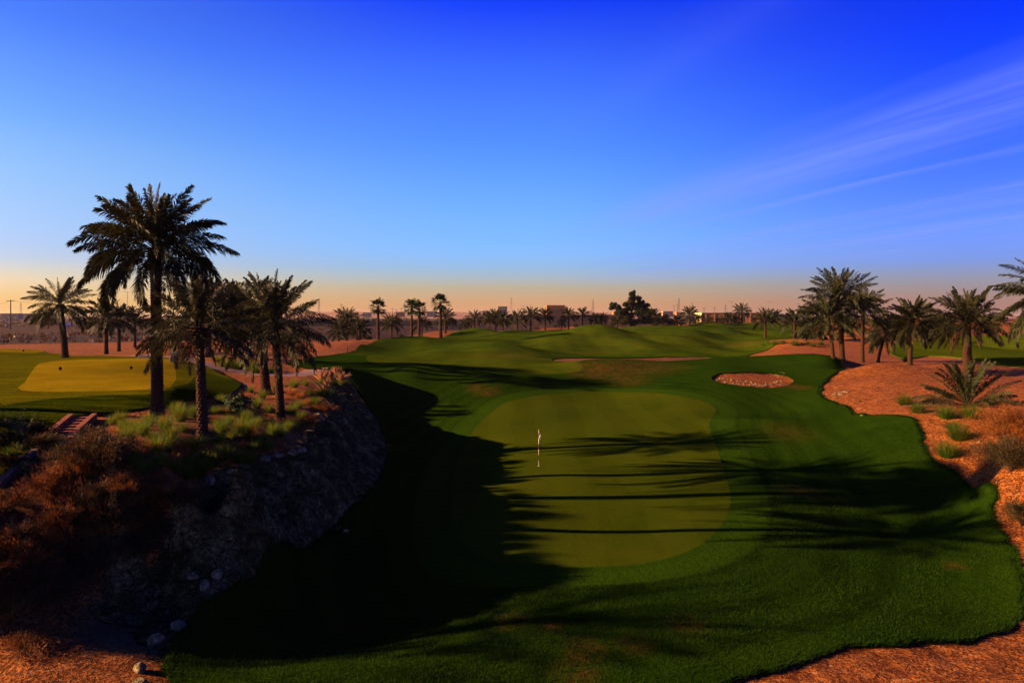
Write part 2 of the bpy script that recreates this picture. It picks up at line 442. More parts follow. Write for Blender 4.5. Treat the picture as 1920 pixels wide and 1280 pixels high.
M = {}
def sand_mat():
    b = NT('orange_sand'); v = b.pos()
    big = b.noise(v, 0.16, 4); mid = b.noise(v, 1.3, 5, 0.65); fine = b.noise(v, 11.0, 4, 0.7)
    c = b.ramp(mid, [(0.25, (.22, .070, .013)), (0.5, (.40, .132, .024)), (0.75, (.60, .215, .046))])
    c = b.mix(b.ramp(big, [(0.35, 0.0), (0.65, 0.55)]), c, (.25, .076, .015))
    # loose stones: pale and dark specks
    vo = b.new('ShaderNodeTexVoronoi'); vo.inputs['Scale'].default_value = 5.5; b.l(v, vo.inputs['Vector'])
    cell = b.new('ShaderNodeSeparateColor'); b.l(vo.outputs['Color'], cell.inputs[0])
    stone = b.math('MULTIPLY', b.math('LESS_THAN', vo.outputs['Distance'], 0.34), b.math('GREATER_THAN', cell.outputs[0], 0.62))
    c = b.mix(b.math('MULTIPLY', stone, 0.75), c, b.ramp(cell.outputs[1], [(0.2, (.10, .045, .022)), (0.6, (.30, .15, .08)), (0.95, (.46, .29, .17))]))
    c = b.mix(b.ramp(fine, [(0.45, 0.9), (0.55, 0.0)]), c, (.05, .017, .006))
    streak = b.noise(v, 2.6, 5, .75, .4)
    c = b.mix(b.ramp(streak, [(.36, .75), (.50, 0.0)]), c, (.11, .026, .006))
    c = b.mix(b.ramp(streak, [(.56, 0.0), (.72, .6)]), c, (.56, .19, .055))
    # dark soil bands of the plain far beyond the course
    sp = b.new('ShaderNodeSeparateXYZ'); g = b.new('ShaderNodeNewGeometry'); b.l(g.outputs['Position'], sp.inputs[0])
    band = b.noise(b.pos((0.010, 0.045, 1)), 1.0, 5, 0.6)
    far = b.math('MULTIPLY', b.ramp(band, [(0.44, 0.95), (0.60, 0.0)]), b.attr('dark_soil'))
    c = b.mix(b.math('MULTIPLY', b.attr('dark_soil'), .85), c, (.030, .019, .009))
    c = b.mix(b.attr('grey_soil'), c, b.ramp(fine, [(.35, (.06, .048, .018)), (.65, (.17, .135, .050))]))
    c = b.mix(far, c, (.030, .018, .014))
    h = b.math('ADD', b.math('MULTIPLY', stone, 0.5), b.math('ADD', fine, b.math('ADD', b.math('MULTIPLY', mid, 1.2), b.math('MULTIPLY', streak, 1.4))))
    nm = b.bump(h, 1.0, 0.16, b.bump(b.noise(v, 0.9, 5, .7), .6, .35))
    return b.surf(c, 0.95, nm, 0.05)
M['sand'] = sand_mat()

def turf_mat(name, dark, mid, light, grain=26.0, gstr=0.9, ring=0.0, mow=0.0, terr=0.0):
    b = NT(name); v = b.pos()
    big = b.noise(v, 0.22, 4, 0.6); med = b.noise(v, 2.2, 4, 0.6); fin = b.noise(v, grain, 3, 0.75)
    c = b.ramp(big, [(0.3, dark), (0.5, mid), (0.72, light)])
    c = b.mix(b.ramp(med, [(0.35, 0.0), (0.75, 0.5)]), c, tuple(x*1.45 for x in mid))
    c = b.mix(b.ramp(fin, [(0.38, 0.55), (0.55, 0.0)]), c, tuple(x*0.35 for x in dark))
    if ring > 0:      # mowing rings round the green
        sd = b.attr('green_distance')
        wv = b.math('SINE', b.math('MULTIPLY', b.math('ADD', sd, b.math('MULTIPLY', b.noise(v, 0.5, 2), 0.5)), 4.2))
        near = b.ramp(b.math('DIVIDE', sd, 20.0), [(0.0, 1.0), (0.35, 0.9), (0.6, 0.0)])
        c = b.mix(b.math('MULTIPLY', b.math('MULTIPLY', near, ring), b.math('GREATER_THAN', wv, 0.0)), c, tuple(x*0.35 for x in dark))
        collar = b.ramp(b.math('DIVIDE', sd, 10.0), [(0.0, 1.0), (0.16, 1.0), (0.19, 0.0)])
        c = b.mix(b.math('MULTIPLY', collar, 0.5), c, tuple(a*0.5+d*0.9 for a, d in zip(light, mid)))
    if mow > 0:       # straight mowing stripes
        sx = b.new('ShaderNodeSeparateXYZ'); b.l(v, sx.inputs[0])
        wv = b.math('SINE', b.math('ADD', b.math('MULTIPLY', sx.outputs[0], 1.7), b.math('MULTIPLY', b.noise(v, 0.06, 2), 6.0)))
        c = b.mix(b.math('MULTIPLY', b.math('GREATER_THAN', wv, 0.0), mow), c, tuple(x*1.25 for x in mid))
    if terr > 0:      # long grass laid in ragged rows
        tn = b.noise(b.pos((.22, 2.6, 1)), 1.0, 4, .7)
        c = b.mix(b.math('MULTIPLY', b.ramp(tn, [(.40, 1.0), (.56, 0.0)]), terr), c, tuple(x*.3 for x in dark))
    dry = b.attr('dry')
    dn = b.math('MULTIPLY', dry, b.ramp(b.noise(v, 1.6, 5, 0.75), [(0.36, 0.0), (0.58, 1.0)]))
    c = b.mix(b.math('MULTIPLY', dn, .75), c, b.ramp(fin, [(0.35, (.035, .018, .006)), (0.65, (.17, .07, .018))]))
    speck = b.ramp(b.noise(v, 0.75, 6, 0.85), [(0.66, 0.0), (0.74, 0.6)])
    c = b.mix(b.math('MULTIPLY', speck, gstr), c, (.075, .045, .010))
    nm = b.bump(fin, gstr, 0.05, b.bump(b.noise(v, 5.0, 3, .7), 0.75*gstr, 0.10, b.bump(med, 0.5*gstr, 0.2)))
    return b.surf(c, 1.0, nm, 0.0)
M['turf'] = turf_mat('rough_turf', (.0078, .0238, .0013), (.0130, .0345, .0018), (.0215, .048, .0024), 22, 1.0, ring=0.28)
M['fairway'] = turf_mat('fairway_turf', (.020, .040, .002), (.038, .056, .0024), (.064, .078, .0028), 30, 0.45, mow=0.25)
M['hill_turf'] = turf_mat('hill_turf', (.0135, .036, .0017), (.028, .050, .0022), (.064, .080, .0028), 22, 0.6, mow=0.15)  # lightest stop yellowed to put sunlit highlights into the hill colour
M['green'] = turf_mat('green_turf', (.022, .038, .0018), (.032, .047, .0022), (.044, .054, .0026), 36, 0.16, mow=0.32)
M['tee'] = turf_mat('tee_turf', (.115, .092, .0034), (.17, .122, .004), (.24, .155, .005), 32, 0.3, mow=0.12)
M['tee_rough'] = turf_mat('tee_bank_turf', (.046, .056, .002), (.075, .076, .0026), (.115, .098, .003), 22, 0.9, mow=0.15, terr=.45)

M['tee_slope'] = turf_mat('tee_slope_turf', (.014, .026, .0014), (.026, .040, .0018), (.050, .058, .0024), 16, 1.0, terr=.8)  # darkened: shade of the slope and its long grass put into the colour

def path_mat():
    b = NT('cart_path_paving'); v = b.pos()
    c = b.ramp(b.noise(v, 2.0, 5), [(0.3, (.11, .062, .052)), (0.7, (.19, .115, .095))])
    return b.surf(c, 0.85, b.bump(b.noise(v, 25, 3), 0.4, 0.02), 0.15)
M['path'] = path_mat()

def rock_mat(name, lo, mid, hi, obj=False):
    b = NT(name); v = b.obj() if obj else b.pos()
    n1 = b.noise(v, 1.1, 7, 0.75, 0.25); n2 = b.noise(v, 9.0, 5, 0.7)
    c = b.ramp(n1, [(0.36, tuple(x*.35 for x in lo)), (0.47, lo), (0.54, mid), (0.68, hi)])
    c = b.mix(b.ramp(n2, [(0.38, 0.85), (0.55, 0.0)]), c, tuple(x*0.25 for x in lo))
    h = b.math('ADD', n1, b.math('MULTIPLY', n2, 0.5))
    if not obj:      # broken blocks with dark joints
        wv = b.new('ShaderNodeVectorMath'); wv.operation = 'ADD'; b.l(v, wv.inputs[0])
        nz = b.new('ShaderNodeTexNoise'); nz.inputs['Scale'].default_value = 2.0; b.l(v, nz.inputs['Vector']); b.l(nz.outputs['Color'], wv.inputs[1])
        for sc_, k_ in ((1.5, .8), (4.2, .55)):
            ve = b.new('ShaderNodeTexVoronoi'); ve.feature = 'DISTANCE_TO_EDGE'; ve.inputs['Scale'].default_value = sc_; b.l(wv.outputs[0], ve.inputs['Vector'])
            vc = b.new('ShaderNodeTexVoronoi'); vc.inputs['Scale'].default_value = sc_; b.l(wv.outputs[0], vc.inputs['Vector'])
            sp = b.new('ShaderNodeSeparateColor'); b.l(vc.outputs['Color'], sp.inputs[0])
            c = b.mix(b.math('MULTIPLY', sp.outputs[0], .55), c, tuple(x*.8 for x in lo))
            c = b.mix(b.ramp(ve.outputs['Distance'], [(.0, k_), (.06, 0.0)]), c, tuple(x*.12 for x in lo))
            h = b.math('ADD', h, b.math('MULTIPLY', b.math('MINIMUM', ve.outputs['Distance'], .18), 3.0*k_))
    return b.surf(c, 1.0, b.bump(h, 1.0, 0.25), 0.0)
M['rock'] = rock_mat('bank_rock', (.10, .078, .025), (.30, .235, .075), (.58, .46, .16))
M['boulder'] = rock_mat('limestone_boulder', (.26, .21, .10), (.48, .40, .20), (.70, .60, .33), True)
M['cream_rock'] = rock_mat('cream_rock', (.26, .17, .08), (.46, .33, .17), (.66, .51, .31), True)
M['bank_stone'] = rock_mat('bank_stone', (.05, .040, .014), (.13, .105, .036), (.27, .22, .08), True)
M['dark_boulder'] = rock_mat('brown_boulder', (.05, .025, .015), (.10, .05, .03), (.16, .08, .045), True)

def leaf_mat(name, c0, c1, transl=0.35, tcol=None, scale=0.8):
    b = NT(name); v = b.obj()
    oi = b.new('ShaderNodeObjectInfo')
    nz = b.noise(v, scale, 4, 0.7)
    c = b.ramp(nz, [(0.3, c0), (0.7, c1)])
    hs = b.new('ShaderNodeHueSaturation'); b.l(c, hs.inputs['Color'])
    b.l(b.math('ADD', 0.8, b.math('MULTIPLY', oi.outputs['Random'], 0.4)), hs.inputs['Value'])
    b.l(b.math('ADD', 0.485, b.math('MULTIPLY', oi.outputs['Random'], 0.03)), hs.inputs['Hue'])
    return b.surf(hs.outputs[0], 0.6, None, 0.12, transl, tcol)
M['palm'] = leaf_mat('date_palm_leaf', (.012, .016, .005), (.030, .033, .010), 0.15, (.04, .035, .006))
M['palm_dry'] = leaf_mat('dry_palm_leaf', (.045, .024, .010), (.085, .048, .018), 0.2)
M['fan'] = leaf_mat('fan_palm_leaf', (.012, .022, .006), (.024, .038, .010), 0.15)
M['tuft'] = leaf_mat('clump_grass_blade', (.016, .056, .0035), (.070, .140, .009), 0.40, (.11, .165, .008))
M['straw'] = leaf_mat('dry_grass_blade', (.12, .05, .012), (.24, .10, .024), 0.40, (.28, .10, .015))
M['plume'] = leaf_mat('seed_plume', (.22, .12, .07), (.34, .20, .12), 0.45, (.36, .17, .07))
M['rust'] = leaf_mat('rust_shrub_leaf', (.13, .038, .007), (.25, .080, .014), 0.30, (.26, .07, .008))
M['brown'] = leaf_mat('brown_shrub_leaf', (.034, .018, .006), (.080, .038, .011), 0.25, (.07, .03, .008))
M['olive'] = leaf_mat('olive_shrub_leaf', (.018, .020, .007), (.045, .040, .012), 0.25, (.05, .035, .006))
M['leafy'] = leaf_mat('pale_green_leaf', (.045, .075, .022), (.09, .13, .045), 0.30)
M['tree'] = leaf_mat('tree_leaf', (.016, .022, .008), (.045, .045, .018), 0.25)
M['twig'] = simple('twig_bark', (.09, .055, .032), 0.9, 0.3, 12)

def trunk_mat():
    b = NT('palm_trunk_bark'); v = b.obj((1, 1, 1))
    n1 = b.noise(v, 7.0, 5, 0.7); n2 = b.noise(b.obj((1, 1, 0.25)), 30.0, 3)
    c = b.ramp(n1, [(0.28, (.018, .009, .0045)), (0.55, (.046, .023, .011)), (0.8, (.085, .044, .021))])
    c = b.mix(b.ramp(n2, [(0.35, 0.6), (0.6, 0.0)]), c, (.035, .02, .012))
    return b.surf(c, 0.95, b.bump(n2, 0.7, 0.03), 0.05)
M['trunk'] = trunk_mat()
M['bark'] = simple('tree_bark', (.10, .065, .04), 0.95, 0.35, 5, 0.05, bump=0.6)

# ------------------------------------------------------------------ land surfaces from the triangulation
# dry patches seen on the turf: (photo column, row, radius in m, strength)
DRY = [(1125,690,2.6,.9),(1155,691,3,.8),(1110,703,2,.7),(1195,690,4,.6),(1240,688,3,.45),(1175,712,2.2,.6),(895,727,1.0,.5),(915,735,1.1,.6),(1492,727,1.2,.8),
       (1480,815,1.5,.3),(1505,925,.9,.6),(1525,932,.7,.6),(960,1170,.45,.7),(1030,1178,.35,.8),(1095,1225,.5,.7),(1190,1210,.5,.5),(1290,1180,.5,.5),(1790,1065,.35,.7),
       (1080,1272,.6,.6),(950,670,6,.3),(1395,646,4,.5)]
dry = np.zeros(len(TV))
for px, py, r, s in DRY:
    x, y = at(px, py)
    dry = np.maximum(dry, s*np.clip(1.5-np.hypot(TV[:, 0]-x, (TV[:, 1]-y)*0.8)/r, 0, 1))

LIP = 0.11
GREY = outline([(185,1100),(300,1050),(420,1075),(500,1075),(420,1130),(335,1200),(306,1243),(240,1232),(170,1218),(110,1190),(140,1140)])
grey = np.zeros(len(TV)); ig = inside(GREY, TV[:, 0], TV[:, 1]); grey[ig] = np.clip(polydist(GREY, TV[ig, 0], TV[ig, 1])/.8, 0, 1)
fx = np.array([(px-CX)/F*Y for px, Y in ((-3000,118),(-90,120),(31,128),(350,150),(617,174),(826,224),(960,258),(1160,275),(1500,320),(2300,360))])
fy = np.array([120,120,128,150,174,224,258,275,320,360.])
soil = np.clip((TV[:, 1]-np.interp(TV[:, 0], fx, fy))/10, 0, 1)
soil[inside(O['waste_strip'], TV[:, 0], TV[:, 1])] = .5
PLAT = outline([(-200,850),(0,805),(110,790),(290,769),(440,741),(520,745),(600,715),(640,700),(640,740),(590,800),(440,890),(410,905),(330,950),(250,1020),(215,1090),(250,1150),(315,1215),(300,1243),(240,1222),(150,1200),(0,1185),(-200,1230)])
ip = inside(PLAT, TV[:, 0], TV[:, 1]); soil[ip] = np.maximum(soil[ip], .5*np.clip(polydist(PLAT, TV[ip, 0], TV[ip, 1])/1.0, 0, 1)*np.clip(.75+1.3*fbm(TV[ip, 0]*.9, TV[ip, 1]*.9, 3, 91), 0.1, 1))
bk = np.zeros(len(TV)); ib = inside(O['bunker'], TV[:, 0], TV[:, 1]); bk[ib] = polydist(O['bunker'], TV[ib, 0], TV[ib, 1])
bd = np.zeros(len(TV)); bi = inside(O['bank'], TV[:, 0], TV[:, 1]); bd[bi] = polydist(O['bank'], TV[bi, 0], TV[bi, 1])
bankdisp = (-.12+0.26*(1-2*np.abs(fbm(TV[:, 0]*.45+9, TV[:, 1]*.45, 2, 15)))+0.38*np.abs(fbm(TV[:, 0]*0.55, TV[:, 1]*0.55, 4, 31)) + 0.30*np.clip(fbm(TV[:, 0]*1.3+5, TV[:, 1]*1.3, 4, 77), -0.2, 1) + 0.10*fbm(TV[:, 0]*5, TV[:, 1]*5, 2, 9))*np.clip(bd/0.7, 0, 1)
clod = 0.075*fbm(TV[:, 0]*1.1, TV[:, 1]*1.1, 4, 41)*np.clip(rr/20, 0, 1)*(rr < 300)

def region_mesh(name, names, mat, zfun, grass=False):
    sel = np.isin(region, [ORDER.index(k) for k in names]) if names else region == -1
    T = TF[sel]
    # all facing up
    a = TV[T]; cr = (a[:, 1, 0]-a[:, 0, 0])*(a[:, 2, 1]-a[:, 0, 1])-(a[:, 1, 1]-a[:, 0, 1])*(a[:, 2, 0]-a[:, 0, 0])
    T[cr < 0] = T[cr < 0][:, ::-1]
    T = T[np.abs(cr) > 1e-9]
    used = np.unique(T); mp = np.full(len(TV), -1); mp[used] = np.arange(len(used))
    V = np.column_stack((TV[used], zfun(used))); Fc = [(mp[T], 0)]
    sd, dr = SDG[used], dry[used]
    if grass:
        # cut edge of the sod where grass meets bare ground
        ng = ~np.isin(region, [ORDER.index(k) for k in GRASS])
        other = set()
        for t in TF[ng]:
            for i in range(3):
                p, q = int(t[i]), int(t[(i+1) % 3]); other.add((min(p, q), max(p, q)))
        sk = []
        for t in T:
            for i in range(3):
                p, q = int(t[i]), int(t[(i+1) % 3])
                if (min(p, q), max(p, q)) in other: sk.append((p, q))
        if sk:
            sk = np.array(sk); b0 = len(V)
            lo = np.concatenate((sk[:, 0], sk[:, 1]))
            up = np.column_stack((TV[lo], zfun(lo))); low = up.copy(); low[:, 2] -= LIP+0.16
            V = np.concatenate((V, up, low)); m = len(sk)
            i = np.arange(m)
            Fc.append((np.stack((b0+m+i, b0+i, b0+2*m+i, b0+3*m+i), 1), 0))
            sd = np.concatenate((sd, SDG[lo], SDG[lo])); dr = np.concatenate((dr, dry[lo], dry[lo]))
    me = np_mesh(name, V, Fc, [mat], smooth=True, attrs={'green_distance': sd, 'dry': dr, 'dark_soil': np.concatenate((soil[used], np.zeros(len(V)-len(used)))), 'grey_soil': np.concatenate((grey[used], np.zeros(len(V)-len(used))))})
    o = link(bpy.data.objects.new(name, me)); o['kind'] = 'structure'
    return o

gz = lambda i: TZ[i]+LIP
tag(region_mesh('ground', ['sand_pan'], M['sand'], lambda i: TZ[i]+clod[i]) if False else region_mesh('ground', None, M['sand'], lambda i: TZ[i]+clod[i]), 'bare orange sandy ground running out to the plain', 'ground')
tag(region_mesh('sand_waste', ['sand_pan', 'waste_strip'], M['sand'], lambda i: TZ[i]), 'strips of bare sand lying between the grassy hills', 'sand')
tag(region_mesh('bunker_sand', ['bunker'], M['sand'], lambda i: TZ[i]+0.03-0.16*np.clip(bk[i]/.8, 0, 1)+0.12*fbm(TV[i, 0]*1.4, TV[i, 1]*1.4, 3, 3)*np.clip(bk[i], 0, 1)), 'lens of orange sand in the bunker above the green', 'bunker')
tag(region_mesh('rough_turf', ['turf'], M['turf'], gz, True), 'dark green rough grass around the green and over the far hills', 'grass')
tag(region_mesh('hill_turf', ['hill_turf'], M['hill_turf'], gz, True), 'sunlit mown turf of the rolling hills beyond the green', 'grass')
tag(region_mesh('fairway', ['fairway', 'hill_fairway'], M['fairway'], gz, True), 'paler mown fairway behind the shadowed hollow', 'fairway')
tag(region_mesh('putting_green', ['green'], M['green'], gz, True), 'smooth olive putting green striped by palm shadows', 'green')
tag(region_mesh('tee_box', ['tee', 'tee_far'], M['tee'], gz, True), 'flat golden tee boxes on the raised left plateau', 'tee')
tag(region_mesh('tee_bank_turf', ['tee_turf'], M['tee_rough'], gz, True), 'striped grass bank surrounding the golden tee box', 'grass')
tag(region_mesh('tee_slope_turf', ['tee_slope'], M['tee_slope'], gz, True), 'longer grass on the slope below the tee, shade put into its darker colour', 'grass')
tag(region_mesh('far_turf', ['far_turf'], M['fairway'], gz, True), 'sunlit grass behind the palms on the right mound', 'grass')
tag(region_mesh('cart_path', ['path'], M['path'], lambda i: TZ[i]+0.03), 'narrow grey pink cart path curving behind the palms', 'path')
tag(region_mesh('rock_bank', ['bank'], M['rock'], lambda i: TZ[i]+bankdisp[i]), 'rough pale rock face dropping from the palm plateau to the dark hollow', 'rock face')

# ------------------------------------------------------------------ plants
def unit(v): return v/np.maximum(np.linalg.norm(v, axis=-1, keepdims=True), 1e-9)

def frond_geo(rng, az, e0, L, bend, nl, leaf_len, wid, droop=0.25, vee=0.5, s0=0.16, twist=0.0, curl=2.0):
    """one feather leaf: rachis polyline + leaflets. returns verts, quads, tris"""
    ns = 14
    roll = R(rng.uniform(35, 85))*rng.choice((-1, 1))
    s = np.linspace(0, 1, ns)
    e = e0 - bend*s**curl
    ds = L/(ns-1)
    hx = np.concatenate(([0], np.cumsum(np.cos((e[1:]+e[:-1])/2)*ds)))
    hv = np.concatenate(([0], np.cumsum(np.sin((e[1:]+e[:-1])/2)*ds)))
    side_sw = twist*s**2*L*0.12
    ca, sa = math.cos(az), math.sin(az)
    Pn = np.stack((hx*ca-side_sw*sa, hx*sa+side_sw*ca, hv), 1)
    V = []; Q = []; T = []
    rad = np.interp(s, [0, .1, 1], [0.035, 0.022, 0.004])*max(L/3.6, 0.5)
    S = np.array([-sa, ca, 0.0])
    tang = unit(np.gradient(Pn, axis=0)); Nn = np.cross(tang, S); Nn = unit(Nn)*np.sign(Nn[:, 2:3]+1e-6)
    S0 = S
    A = Pn + S*rad[:, None]*1.4; B = Pn + Nn*rad[:, None]; C = Pn - S*rad[:, None]*1.4
    V += [A, B, C]
    i = np.arange(ns-1)
    Q += [np.stack((i, i+1, ns+i+1, ns+i), 1), np.stack((ns+i, ns+i+1, 2*ns+i+1, 2*ns+i), 1), np.stack((2*ns+i, 2*ns+i+1, i+1, i), 1)]
    base = 3*ns
    t = np.linspace(s0, 0.995, nl)
    for sg in (1, -1):
        tt = np.clip(t + rng.uniform(-.4, .4, nl)/nl, 0, 1)
        p = np.stack([np.interp(tt, s, Pn[:, k]) for k in range(3)], 1)
        tg = unit(np.stack([np.interp(tt, s, tang[:, k]) for k in range(3)], 1))
        nn = unit(np.stack([np.interp(tt, s, Nn[:, k]) for k in range(3)], 1))
        rl = (roll*np.clip((tt-.12)/.5, 0, 1))[:, None]
        S = S0*np.cos(rl)+nn*np.sin(rl); nn = nn*np.cos(rl)-S0*np.sin(rl)
        ll = leaf_len*np.interp(tt, [0, s0, .32, .6, .88, 1], [.3, .42, .95, 1.0, .62, .34])*rng.uniform(.82, 1.1, nl)
        ang = np.interp(tt, [s0, .6, 1], [1.12, .86, .42]) + rng.uniform(-.15, .15, nl)
        vv = vee + rng.uniform(-.75, .45, nl)
        out = sg*S*np.cos(vv)[:, None] + nn*np.sin(vv)[:, None]
        d = unit(tg*np.cos(ang)[:, None] + out*np.sin(ang)[:, None])
        tip = p + d*ll[:, None]; tip[:, 2] -= droop*ll*rng.uniform(.5, 1.3, nl)
        mid = p + d*ll[:, None]*0.5; mid[:, 2] -= droop*ll*0.18
        w = unit(np.cross(d, out*0.35 + nn + rng.normal(0, .35, (nl, 3))))*(wid*rng.uniform(.8, 1.15, nl))[:, None]
        vs = np.stack((p-w*.3, p+w*.3, mid+w*.5, mid-w*.5, tip), 1).reshape(-1, 3)
        V.append(vs); k = base + np.arange(nl)*5
        Q.append(np.stack((k, k+1, k+2, k+3), 1)); T.append(np.stack((k+3, k+2, k+4), 1))
        base += nl*5
    return np.concatenate(V), np.concatenate(Q), np.concatenate(T)

class Acc:
    def __init__(s): s.V = []; s.F = {}; s.n = 0
    def add(s, V, faces, slot=0):
        s.V.append(V)
        for f in faces:
            if len(f): s.F.setdefault((f.shape[1], slot), []).append(f+s.n)
        s.n += len(V)
    def mesh(s, name, mats, smooth=False):
        return np_mesh(name, np.concatenate(s.V), [(np.concatenate(v), k[1]) for k, v in s.F.items()], mats, smooth)

def date_crown(seed, nf=62, L=3.7, nl=46, leaf=0.46, wid=0.036, low=-38, top=86, bias=0.85, dry=6, bendk=1.15, bare=None):
    rng = np.random.default_rng(seed); acc = Acc(); dr = Acc()
    for k in range(nf):
        t = (k+0.5)/nf
        az = k*2.39996 + rng.normal(0, .16)
        e0 = R(top - (top-low)*t**bias + rng.normal(0, 5))
        LL = L*(0.86+0.14*min(1, t*3.0))*rng.uniform(.86, 1.08)
        bend = R((16 + 40*t + rng.normal(0, 8))*bendk)
        V, Q, T = frond_geo(rng, az, e0, LL, bend, nl, leaf*rng.uniform(.9, 1.1), wid, 0.22+0.25*t, 0.52-0.2*t, 0.17, rng.normal(0, 1))
        off = np.array([math.cos(az), math.sin(az), 0])*0.13*(0.4+t); off[2] = 0.30*(1-t)-0.22*t
        acc.add(V+off, (Q, T))
    for k in range(dry):
        az = rng.uniform(0, 6.28); V, Q, T = frond_geo(rng, az, R(rng.uniform(-60, -25)), L*rng.uniform(.5, .8), R(38), nl//2, leaf*.7, wid, 0.5, 0.1)
        off = np.array([math.cos(az), math.sin(az), 0])*0.22; off[2] = -0.35
        dr.add(V+off, (Q, T))
    return acc.mesh('crown', [M['palm']]), (dr.mesh('dead_fronds', [M['palm_dry']]) if dry else None)

def date_trunk(H, r0, r1, rows, seg=20, lean=(0.0, 0.0), bulge=1.45, boot=0.16, seed=0):
    """tapered trunk covered in staggered leaf-base scars"""
    rng = np.random.default_rng(seed); V = []; Fq = []
    for i in range(rows+1):
        for half in (0, 1):
            z = (i+half*0.72)/rows*H; t = min(z/H, 1.0)
            r = r0+(r1-r0)*t
            r *= 1+0.35*math.exp(-t*18)
            r *= 1+(bulge-1)*max(0, (t-0.80)/0.20)**1.4
            a = (np.arange(seg)+0.0)*2*math.pi/seg
            ph = (i % 2)*math.pi
            scar = 0.5+0.5*np.cos(a*seg/2+ph)
            rr = r*(1+boot*(0.25+scar)*(1.0 if half else -0.15)*rng.uniform(.6, 1.3, seg)*(1+1.2*max(0, (t-.8)/.2)))
            lx = lean[0]*t**1.5; ly = lean[1]*t**1.5
            V.append(np.stack((rr*np.cos(a)+lx, rr*np.sin(a)+ly, np.full(seg, z)), 1))
    m = len(V); V = np.concatenate(V)
    k = np.arange(seg); k2 = (k+1) % seg
    for i in range(m-1): Fq.append(np.stack((i*seg+k, i*seg+k2, (i+1)*seg+k2, (i+1)*seg+k), 1))
    top = np.arange((m-1)*seg, m*seg)[None]
    return np_mesh('trunk', V, [(np.concatenate(Fq), 0), (top, 0)], [M['trunk']], False)

def fan_crown(seed, nf=34, L=1.5, fan=1.05, nseg=13):
    rng = np.random.default_rng(seed); acc = Acc()
    for k in range(nf):
        t = (k+.5)/nf; az = k*2.39996+rng.normal(0, .2); e0 = R(82-128*t+rng.normal(0, 6))
        d = np.array([math.cos(az)*math.cos(e0), math.sin(az)*math.cos(e0), math.sin(e0)])
        S = np.array([-math.sin(az), math.cos(az), 0]); N = np.cross(d, S); N *= np.sign(N[2]+1e-6)
        hub = d*L*rng.uniform(.6, 1.0)
        w = 0.03
        acc.add(np.array([-S*w, S*w, hub+S*w, hub-S*w]), (np.array([[0, 1, 2, 3]]),))
        vs = []; q = []; tr = []
        for j in range(nseg):
            a = R(-105+210*j/(nseg-1)); f = fan*(0.72+0.28*math.cos(a))*rng.uniform(.85, 1.1)
            dd = d*math.cos(a)+S*math.sin(a)
            wv = (S*math.cos(a)-d*math.sin(a))*0.085
            m_ = hub+dd*f*.55+N*0.05; tip = hub+dd*f; tip = tip.copy(); tip[2] -= f*rng.uniform(.12, .42)
            b = len(vs); vs += [hub, m_-wv, m_+wv, tip]; q.append((b, b+1, b+3, b+2))
        acc.add(np.array(vs), (np.array(q),))
    return acc.mesh('crown', [M['fan']])

def tuft_mesh(seed, nb=170, H=0.75, spread=0.55, wid=0.016, base=0.12, mat='tuft', dryfrac=0.12):
    rng = np.random.default_rng(seed)
    az = rng.uniform(0, 6.283, nb); lean = np.abs(rng.normal(0, spread, nb)); h = H*rng.uniform(.55, 1.1, nb)
    d = np.stack((np.cos(az), np.sin(az)), 1); b0 = d*(base*np.sqrt(rng.uniform(0, 1, nb)))[:, None]
    s = np.array([0, .4, .75, 1.0]); V = []
    wv = np.stack((-d[:, 1], d[:, 0], np.zeros(nb)), 1)
    tw = rng.uniform(-.9, .9, nb); wv[:, :2] = wv[:, :2]*np.cos(tw)[:, None]+d*np.sin(tw)[:, None]
    for si, wk in zip(s, (1, .9, .6, .06)):
        out = lean*h*(0.35*si+0.85*si**2); z = h*(si-0.42*np.clip(lean, 0, 1.2)*si**2.2)
        c = np.concatenate((b0+d*out[:, None], z[:, None]), 1)
        V += [c-wv*wid*wk/2, c+wv*wid*wk/2]
    V = np.stack(V, 1).reshape(-1, 3)
    k = np.arange(nb)*8
    fs = [np.stack((k+2*i, k+2*i+1, k+2*i+3, k+2*i+2), 1) for i in range(3)]
    nd = int(nb*dryfrac)
    return np_mesh('grass_clump', V, [(np.concatenate([f[nd:] for f in fs]), 0), (np.concatenate([f[:nd] for f in fs]), 1)], [M[mat], M['straw']])

def plume_mesh(seed, n=34, H=0.95, spread=0.42):
    rng = np.random.default_rng(seed); acc = Acc()
    for i in range(n):
        az = rng.uniform(0, 6.283); ln = abs(rng.normal(0, spread)); h = H*rng.uniform(.75, 1.12); d = np.array([math.cos(az), math.sin(az), 0])
        s = np.linspace(0, 1, 6); c = d*(ln*h*s**1.7)[:, None]; c[:, 2] = h*(s-.18*min(ln, 1)*s**2); c[:, :2] += rng.normal(0, .05, 2)
        w = np.array([-d[1], d[0], 0]); wk = np.array([.004, .004, .005, .024, .030, .004])[:, None]
        V = np.concatenate((c-w*wk, c+w*wk)); k = np.arange(5)
        acc.add(V, (np.stack((k, k+1, k+7, k+6), 1),))
        w2 = np.cross(unit(c[-1]-c[2]), w)
        V = np.concatenate((c-w2*wk, c+w2*wk)); acc.add(V, (np.stack((k, k+1, k+7, k+6), 1)[2:],))
    return acc.mesh('seed_heads', [M['plume']])

